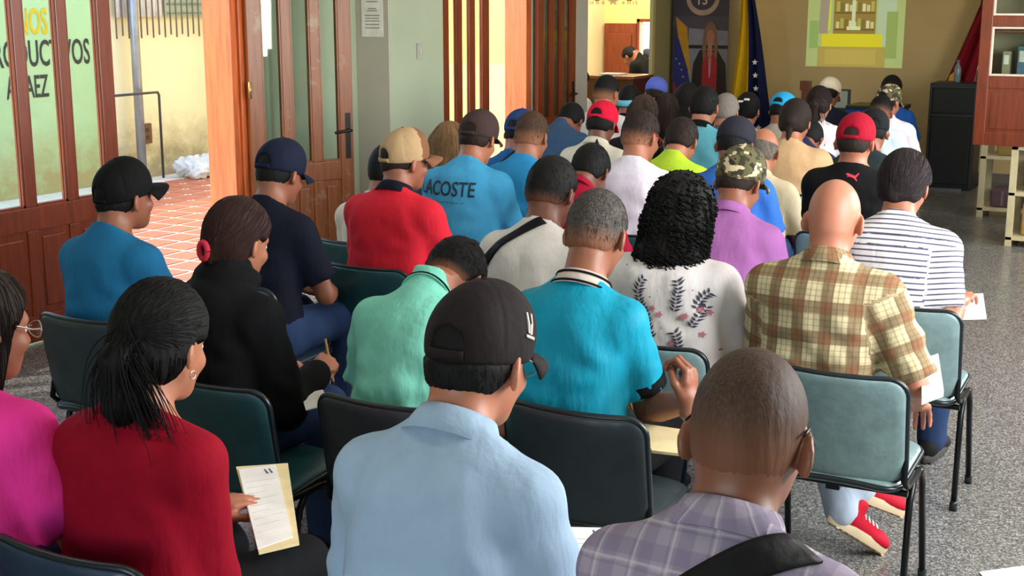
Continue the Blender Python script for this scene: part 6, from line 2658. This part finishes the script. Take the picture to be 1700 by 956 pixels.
person('ponyfront', 'woman with a dark ponytail in a white dotted top', 1362, 142, lod=1, zt=1.26, lean=4, w=1.0, skin=S4, who='woman with dotted top',
       hair=dict(type='pony', col=(38, 26, 24), th=0.015, tz=0.05, len=0.24, fat=1.0, strands=400, sr=0.002, loose=120), top=tee(printed('dotted_cloth', (232, 220, 224), (90, 70, 80), 30, 0.34)), chair='teal', hp=10)
person('navyfront', 'person in a navy jacket between the beige and white tops', 1350, 204, zt=1.09, lean=16, slump=24, w=1.08, skin=S2, who='person in navy jacket',
       hair=short(BLACK, 0.01), top=dict(mat=C('navy_jacket', (36, 42, 76)), name='jacket', sleeve='long'), chair='navy', hp=46, neck=44)
person('whitecap', 'person in a white cap and navy top near the laptop', 1380, 126, zt=1.26, lean=6, w=0.98, skin=S2, who='person in white cap',
       hair=short(BLACK, 0.006), cap=cap((214, 198, 170), 'white', pitch=-6, hole=False), top=tee(C('ink', (26, 28, 44))), chair='teal', hp=20)
person('camofront', 'man in a camouflage cap and white shirt at the front', 1479, 138, zt=1.25, lean=5, w=1.08, skin=S3, who='front man in camouflage cap',
       hair=short(BLACK, 0.005), cap=dict(mats=[camo()], pitch=2), top=dict(mat=C('white_shirt', (226, 216, 222)), name='shirt', sleeve='long', collar=C('white_shirt', (226, 216, 222))), chair='teal', hp=14, hy=-18)
person('farman', 'dark-haired man in blue at the head table side', 1482, 126, zt=1.26, lean=4, w=0.95, skin=S2, who='dark-haired man at the front',
       hair=short(BLACK, 0.010), top=tee(C('blue3', (30, 80, 150))), chair='teal', hp=10)
person('fade', 'man with clipped hair in a pale blue shirt', 1466, 160, lod=1, zt=1.18, lean=12, w=1.0, skin=S3, who='man in pale blue shirt',
       hair=short(BLACK, 0.006, fade=S3, f0=-0.06, f1=0.05), top=dict(mat=C('ice_blue', (200, 216, 222)), name='shirt', sleeve='long'), chair='teal', hp=26, neck=30)
# ---- standing people in the next room
person('clerk', 'man in a black shirt leaning over the counter desk', 1038, 80, group='people in the next room', zt=1.3, base=-0.04, stand=True, lean=24, slump=22, yaw=75, w=1.0, skin=S2,
       hair=short(BLACK, 0.009), top=tee(C('black3', (16, 16, 18))), hp=48, pants=black_m, wl=(-0.1, 0.40, 0.62), wr=(0.1, 0.42, 0.62), neck=42)
person('doorman', 'distant person in white standing in the bright doorway', 1072, 82, group='people in the next room', zt=1.2, base=-0.05, stand=True, lean=3, yaw=150, w=0.9, skin=S3,
       hair=short(BLACK, 0.009), top=tee(C('white4', (232, 232, 230))), pants=C('grey_trousers', (120, 120, 126)))
person('sidewhite', 'person in white clothes half hidden by the wall edge', 966, 116, group='people in the next room', zt=1.175, base=-0.1, stand=True, lean=4, yaw=-20, w=0.95, skin=S2,
       hair=short(BLACK, 0.012), top=dict(mat=C('white5', (230, 226, 220)), name='shirt', sleeve='long'), pants=C('white6', (226, 222, 216)))
# ------------------------------------------------------------------ prints, straps and small accessories
def chest_z(key):
    return float(PEOPLE[key].c7[2])


v, f = text_mesh('LACOSTE', 0.098, True, 0.0, 0.80)
print_on('lacoste', 'lettering', v, f, plain('shirt_ink', (30, 46, 60), 0.8), (-0.05, chest_z('lacoste') - 0.088), off=0.003)
print_on('lacoste', 'small_print', [(-0.125 + 0.028 * (k // 4) + (0.02 if k % 4 in (1, 2) else 0), 0.0 + (0.004 if k % 4 > 1 else 0)) for k in range(36)],
         [tuple(range(4 * k, 4 * k + 4)) for k in range(9)], plain('shirt_ink2', (66, 112, 140), 0.8), (-0.05, chest_z('lacoste') - 0.150), off=0.003)['kind'] = 'stuff'
# leaping mark on the black t-shirt: a red cat-like sweep with tail
mark = [(-0.030, 0.012), (-0.020, 0.013), (-0.006, 0.008), (0.008, 0.004), (0.022, 0.016), (0.024, 0.012), (0.017, 0.002), (0.014, -0.006), (0.022, -0.016), (0.017, -0.017), (0.007, -0.007), (-0.004, -0.003), (-0.016, 0.000), (-0.024, -0.004), (-0.021, 0.003), (-0.030, 0.007)]
print_on('redcap', 'chest_mark', [(x * 1.15, y * 1.15) for x, y in mark], [tuple(range(len(mark)))], plain('mark_red', (206, 52, 70), 0.7), (0.03, chest_z('redcap') - 0.022), off=0.004)
MB().box((-0.006, -0.002, -0.006), (0.006, 0.0, 0.006)).build('neck_label', plain('label_white', (210, 206, 200), 0.8), PEOPLE['redcap'].top[0]).location = Vector(PEOPLE['redcap'].c7) + Vector((0, -0.088, -0.016))
# embroidery sprays on the white blouse
rng = random.Random(11)
leafv, leaff, flv, flf = [], [], [], []


def leaf(vs, fs, x, z, a, l, w):
    n = len(vs)
    c, s = math.cos(a), math.sin(a)
    for t, u in ((0, 0), (0.35, w), (1, 0), (0.35, -w)):
        vs.append((x + t * l * c - u * s, z + t * l * s + u * c))
    fs.append((n, n + 1, n + 2, n + 3))


for (x0, z0, a0, nn) in ((-0.03, -0.06, 1.9, 9), (0.05, -0.06, 1.3, 9), (0.09, -0.10, 0.9, 7), (-0.09, -0.10, 2.3, 8), (0.0, -0.14, 1.6, 9), (-0.05, -0.17, 2.0, 7), (0.06, -0.17, 1.1, 6), (0.10, -0.05, 1.2, 6), (0.03, -0.24, 1.5, 8), (-0.15, -0.08, 2.0, 4)):
    x, z, a = x0, z0 - 0.02, a0
    for k in range(nn):
        x += 0.010 * math.cos(a)
        z += 0.010 * math.sin(a)
        a += rng.uniform(-0.3, 0.3)
        leaf(leafv, leaff, x, z, a + 1.0, rng.uniform(0.014, 0.024), 0.0034)
        leaf(leafv, leaff, x, z, a - 1.0, rng.uniform(0.014, 0.024), 0.0034)
    for q in range(2):
        fx, fz = x0 + rng.uniform(-0.04, 0.04), z0 + rng.uniform(-0.05, 0.03)
        for k in range(5):
            leaf(flv, flf, fx, fz, k * 1.257, 0.010, 0.0035)
leafv = [(x * 1.35, z * 1.2) for x, z in leafv]
flv = [(x * 1.35, z * 1.2) for x, z in flv]
print_on('curly', 'embroidery_leaves', leafv, leaff, plain('thread_slate', (58, 60, 80), 0.8), (0.0, chest_z('curly') - 0.055), off=0.004)['kind'] = 'stuff'
print_on('curly', 'embroidery_flowers', flv, flf, plain('thread_rose', (196, 120, 134), 0.8), (0.0, chest_z('curly') - 0.055), off=0.0045)['kind'] = 'stuff'
hem = [(x, 0.006 * math.sin(x * 30) + o) for o in (0.006, -0.006) for x in np.linspace(-0.17, 0.17, 12)]
print_on('curly', 'hem_band', hem, [(i, i + 1, i + 13, i + 12) for i in range(11)], plain('hem_grey', (206, 196, 190), 0.85), (0.0, chest_z('curly') - 0.325), off=0.006)

# bag straps
webbing = cloth('webbing', (20, 19, 20), 0.6, 0.0)
strap_on('lav', (0.165, chest_z('lav') + 0.045), (-0.07, chest_z('lav') - 0.24), 0.066, webbing)
strap_on('white', (0.085, chest_z('white') + 0.06), (-0.20, chest_z('white') - 0.24), 0.042, webbing)
strap_on('bluecap', (0.07, chest_z('bluecap') + 0.04), (-0.06, chest_z('bluecap') - 0.22), 0.030, webbing)

# accessories on heads
P_ = PEOPLE['blue']
capo, org, Mc = P_.cap
CAPB = BVHTree.FromPolygons([v_.co[:] for v_ in capo.data.vertices], [tuple(q_.vertices) for q_ in capo.data.polygons])
for pts in ([(-0.018, 0.030), (-0.010, 0.010), (-0.004, -0.010), (0.004, -0.010), (0.002, 0.008), (-0.006, 0.012), (-0.012, 0.032)], [(0.000, 0.034), (0.004, 0.012), (0.006, -0.008), (0.012, -0.006), (0.010, 0.014), (0.006, 0.034)], [(-0.016, -0.022), (0.020, -0.014), (0.020, -0.008), (-0.016, -0.016)]):
    mb = MB()
    vv, ww = [], []
    for (a, b) in pts:
        t = R(14) - a * 0.72 / 0.085                        # angle round the crown, on its right side
        dr_ = Vector(Mc @ np.array([math.cos(t), math.sin(t), 0.0]))
        oo = Vector(org + Mc @ np.array([0, 0, 0.034 + b * 0.9])) + dr_ * 0.3
        hit = CAPB.ray_cast(oo, -dr_, 1.0)[0]
        vv.append(np.array(hit + dr_ * 0.0012))
        ww.append(np.array(hit + dr_ * 0.0032))
    mb.v = [tuple(q) for q in vv] + [tuple(q) for q in ww]
    n = len(vv)
    mb.f = [tuple(range(n)), tuple(range(n, 2 * n))[::-1]] + [(i, (i + 1) % n, n + (i + 1) % n, n + i) for i in range(n)]
    mb.build('cap_emblem', plain('emblem_white', (176, 168, 160), 0.7), capo)
P_ = PEOPLE['red']
for sd in (-1, 1):
    m = MB()
    c0 = hp_(P_, (sd * 0.083, 0.004, -0.046))
    m.tube([c0 + np.array([0, 0.009 * math.cos(t), 0.009 * math.sin(t)]) for t in np.linspace(0, 2 * PI, 13)], 0.0016, 5, cap=False)
    m.build('earring', plain('silver', (206, 200, 190), 0.2, 0.9), P_.obj, True)
P_ = PEOPLE['hoodie']
c0 = hp_(P_, (-0.004, -0.128, -0.035))
m = MB()
m.tube([c0 + np.array([0.016 * math.cos(t), -0.004, 0.026 * math.sin(t)]) for t in np.linspace(0, 2 * PI, 13)], 0.010, 7, cap=False)
m.build('hair_tie', plain('tie_red', (190, 30, 54), 0.8), P_.hair_obj, True)
P_ = PEOPLE['bow']
for sd in (-1, 1):
    bm = bmesh.new()
    bmesh.ops.create_uvsphere(bm, u_segments=10, v_segments=6, radius=1.0)
    m = MB()
    m.add_bm(bm)
    c0 = hp_(P_, (sd * 0.022, -0.118, 0.062))
    m.v = [tuple(c0 + np.array([x * 0.024, y * 0.010, z * 0.016 * (0.5 + 0.5 * abs(x)) + sd * 0.008])) for x, y, z in m.v]
    m.build('hair_bow', plain('bow_white', (236, 230, 224), 0.7), P_.hair_obj, True)
P_ = PEOPLE['headband']
rows = []
for z in (-0.018, 0.030):
    rows.append([hp_(P_, (0.097 * math.cos(t), -0.010 + 0.118 * math.sin(t), 0.006 + z + 0.038 * math.sin(t))) for t in np.linspace(0, 2 * PI, 33)])
MB().sheet(rows, 0.004).build('head_band', cloth('band_sky', (110, 190, 214)), P_.hair_obj, True)
P_ = PEOPLE['dred']
bm = bmesh.new()
bmesh.ops.create_cone(bm, cap_ends=True, segments=10, radius1=0.020, radius2=0.002, depth=0.045)
m = MB()
m.add_bm(bm)
m.build('hair_tuft', hair_mat(BLACK), P_.hair_obj, True, xf=Matrix.Translation(hp_(P_, (0, -0.02, 0.150))))


# ------------------------------------------------------------------ papers, folders, pencil
def lay(name, label, cat, corners, z, thick, mat, tilt=0.0):
    """thin sheet lying at height z; corners are where its corners stand"""
    pts = [at_z(x, y, z) for x, y in corners]
    c = sum(pts) / len(pts)
    c[2] = z
    m = MB()
    q = [(p[0] - c[0], p[1] - c[1]) for p in pts]
    m.prism(q, 0.0, thick, (0, 1, 2))
    o = m.build(name, mat)
    o.location = c
    tag(o, label, cat)
    return o, q


paper = plain('paper_white', (236, 232, 226), 0.8)
manila = plain('manila', (226, 206, 156), 0.7)
grey_ink = plain('print_faint', (204, 202, 200), 0.9)
mark_ink = plain('print_dark', (84, 86, 110), 0.9)


def print_lines(o, q, th, n=9, logo=True):
    """faint text rows and a small mark at the head of the sheet; q = corners TL, TR, BR, BL"""
    q = [np.array(p) for p in q]
    at = lambda u, v: (q[0] * (1 - u) + q[1] * u) * (1 - v) + (q[3] * (1 - u) + q[2] * u) * v
    for k in range(n):
        v = 0.20 + 0.72 * k / n
        m = MB()
        m.prism([tuple(at(0.1, v)), tuple(at(0.9 - 0.15 * (k % 3), v)), tuple(at(0.9 - 0.15 * (k % 3), v + 0.008)), tuple(at(0.1, v + 0.008))], th, th + 0.0006, (0, 1, 2))
        m.build('print_line', grey_ink, o)
    if logo:
        m = MB()
        for a, b in ((0.66, 0.76), (0.78, 0.88)):
            m.prism([tuple(at(a, 0.05)), tuple(at(a + 0.03, 0.05)), tuple(at(b, 0.12)), tuple(at(a + 0.05, 0.12))], th, th + 0.0008, (0, 1, 2))
        m.build('print_mark', mark_ink, o)


o, q = lay('folder', 'manila folder on the lap of the woman in crimson', 'folder', [(392, 778), (478, 772), (497, 905), (430, 921)], 0.652, 0.006, manila)
o, q = lay('paper_sheet', 'white printed form on the manila folder beside the crimson sleeve', 'paper', [(396, 780), (458, 772), (486, 892), (428, 912)], 0.659, 0.002, paper)
print_lines(o, q, 0.002)
o, q = lay('paper_sheet', 'white printed form beside the light blue sleeve', 'paper', [(925, 876), (1015, 878), (992, 985), (905, 975)], 0.652, 0.003, paper)
print_lines(o, q, 0.003)
o, q = lay('folder', 'cream folder on the lap of the man in teal polo', 'folder', [(1060, 706), (1166, 722), (1172, 762), (1082, 752)], 0.655, 0.008, manila)
o, q = lay('paper_sheet', 'white sheet on the lap of the woman in stripes', 'paper', [(1585, 490), (1632, 488), (1638, 530), (1590, 531)], 0.665, 0.003, paper)
o, q = lay('paper_sheet', 'white sheet on the knee of the man in navy cap', 'paper', [(536, 449), (584, 446), (584, 474), (530, 478)], 0.665, 0.004, paper)
print_lines(o, q, 0.004, 4, False)
o, q = lay('paper_sheet', 'white sheet under the hand with the pencil', 'paper', [(500, 655), (536, 648), (548, 672), (508, 682)], 0.66, 0.003, paper)
o, q = lay('paper_sheet', 'white paper lying on the aisle floor at the picture edge', 'paper', [(1625, 950), (1712, 938), (1760, 965), (1660, 985)], 0.002, 0.002, paper)
o, q = lay('paper_sheet', 'thick white papers held at the knee of the plaid man', 'paper', [(1528, 606), (1557, 596), (1566, 658), (1530, 672)], 0.70, 0.02, paper)
# pencil in the writing hand
P_ = PEOPLE['hoodie']
w = Vector(P_.root) + Matrix.Rotation(P_.yaw, 3, 'Z') @ Vector(P_.wr[1])
y = P_.wr[1] - P_.el[1]
d = Vector(y / np.linalg.norm(y))
a = w + d * 0.095 + Vector((0.0, 0.0, -0.03))
ax_ = Vector((-0.10, -0.12, 1.0)).normalized()
m = MB()
m.tube([a - ax_ * 0.05, a + ax_ * 0.10], 0.0042, 6)
pc = m.build('pencil', plain('pencil_wood', (186, 146, 84), 0.5))
tag(pc, 'light wooden pencil in the hand of the woman in black hood', 'pencil')
MB().tube([a - ax_ * 0.068, a - ax_ * 0.05], 0.0008, 6, 0.0042).build('tip', plain('pencil_tip', (70, 60, 50), 0.6), pc)
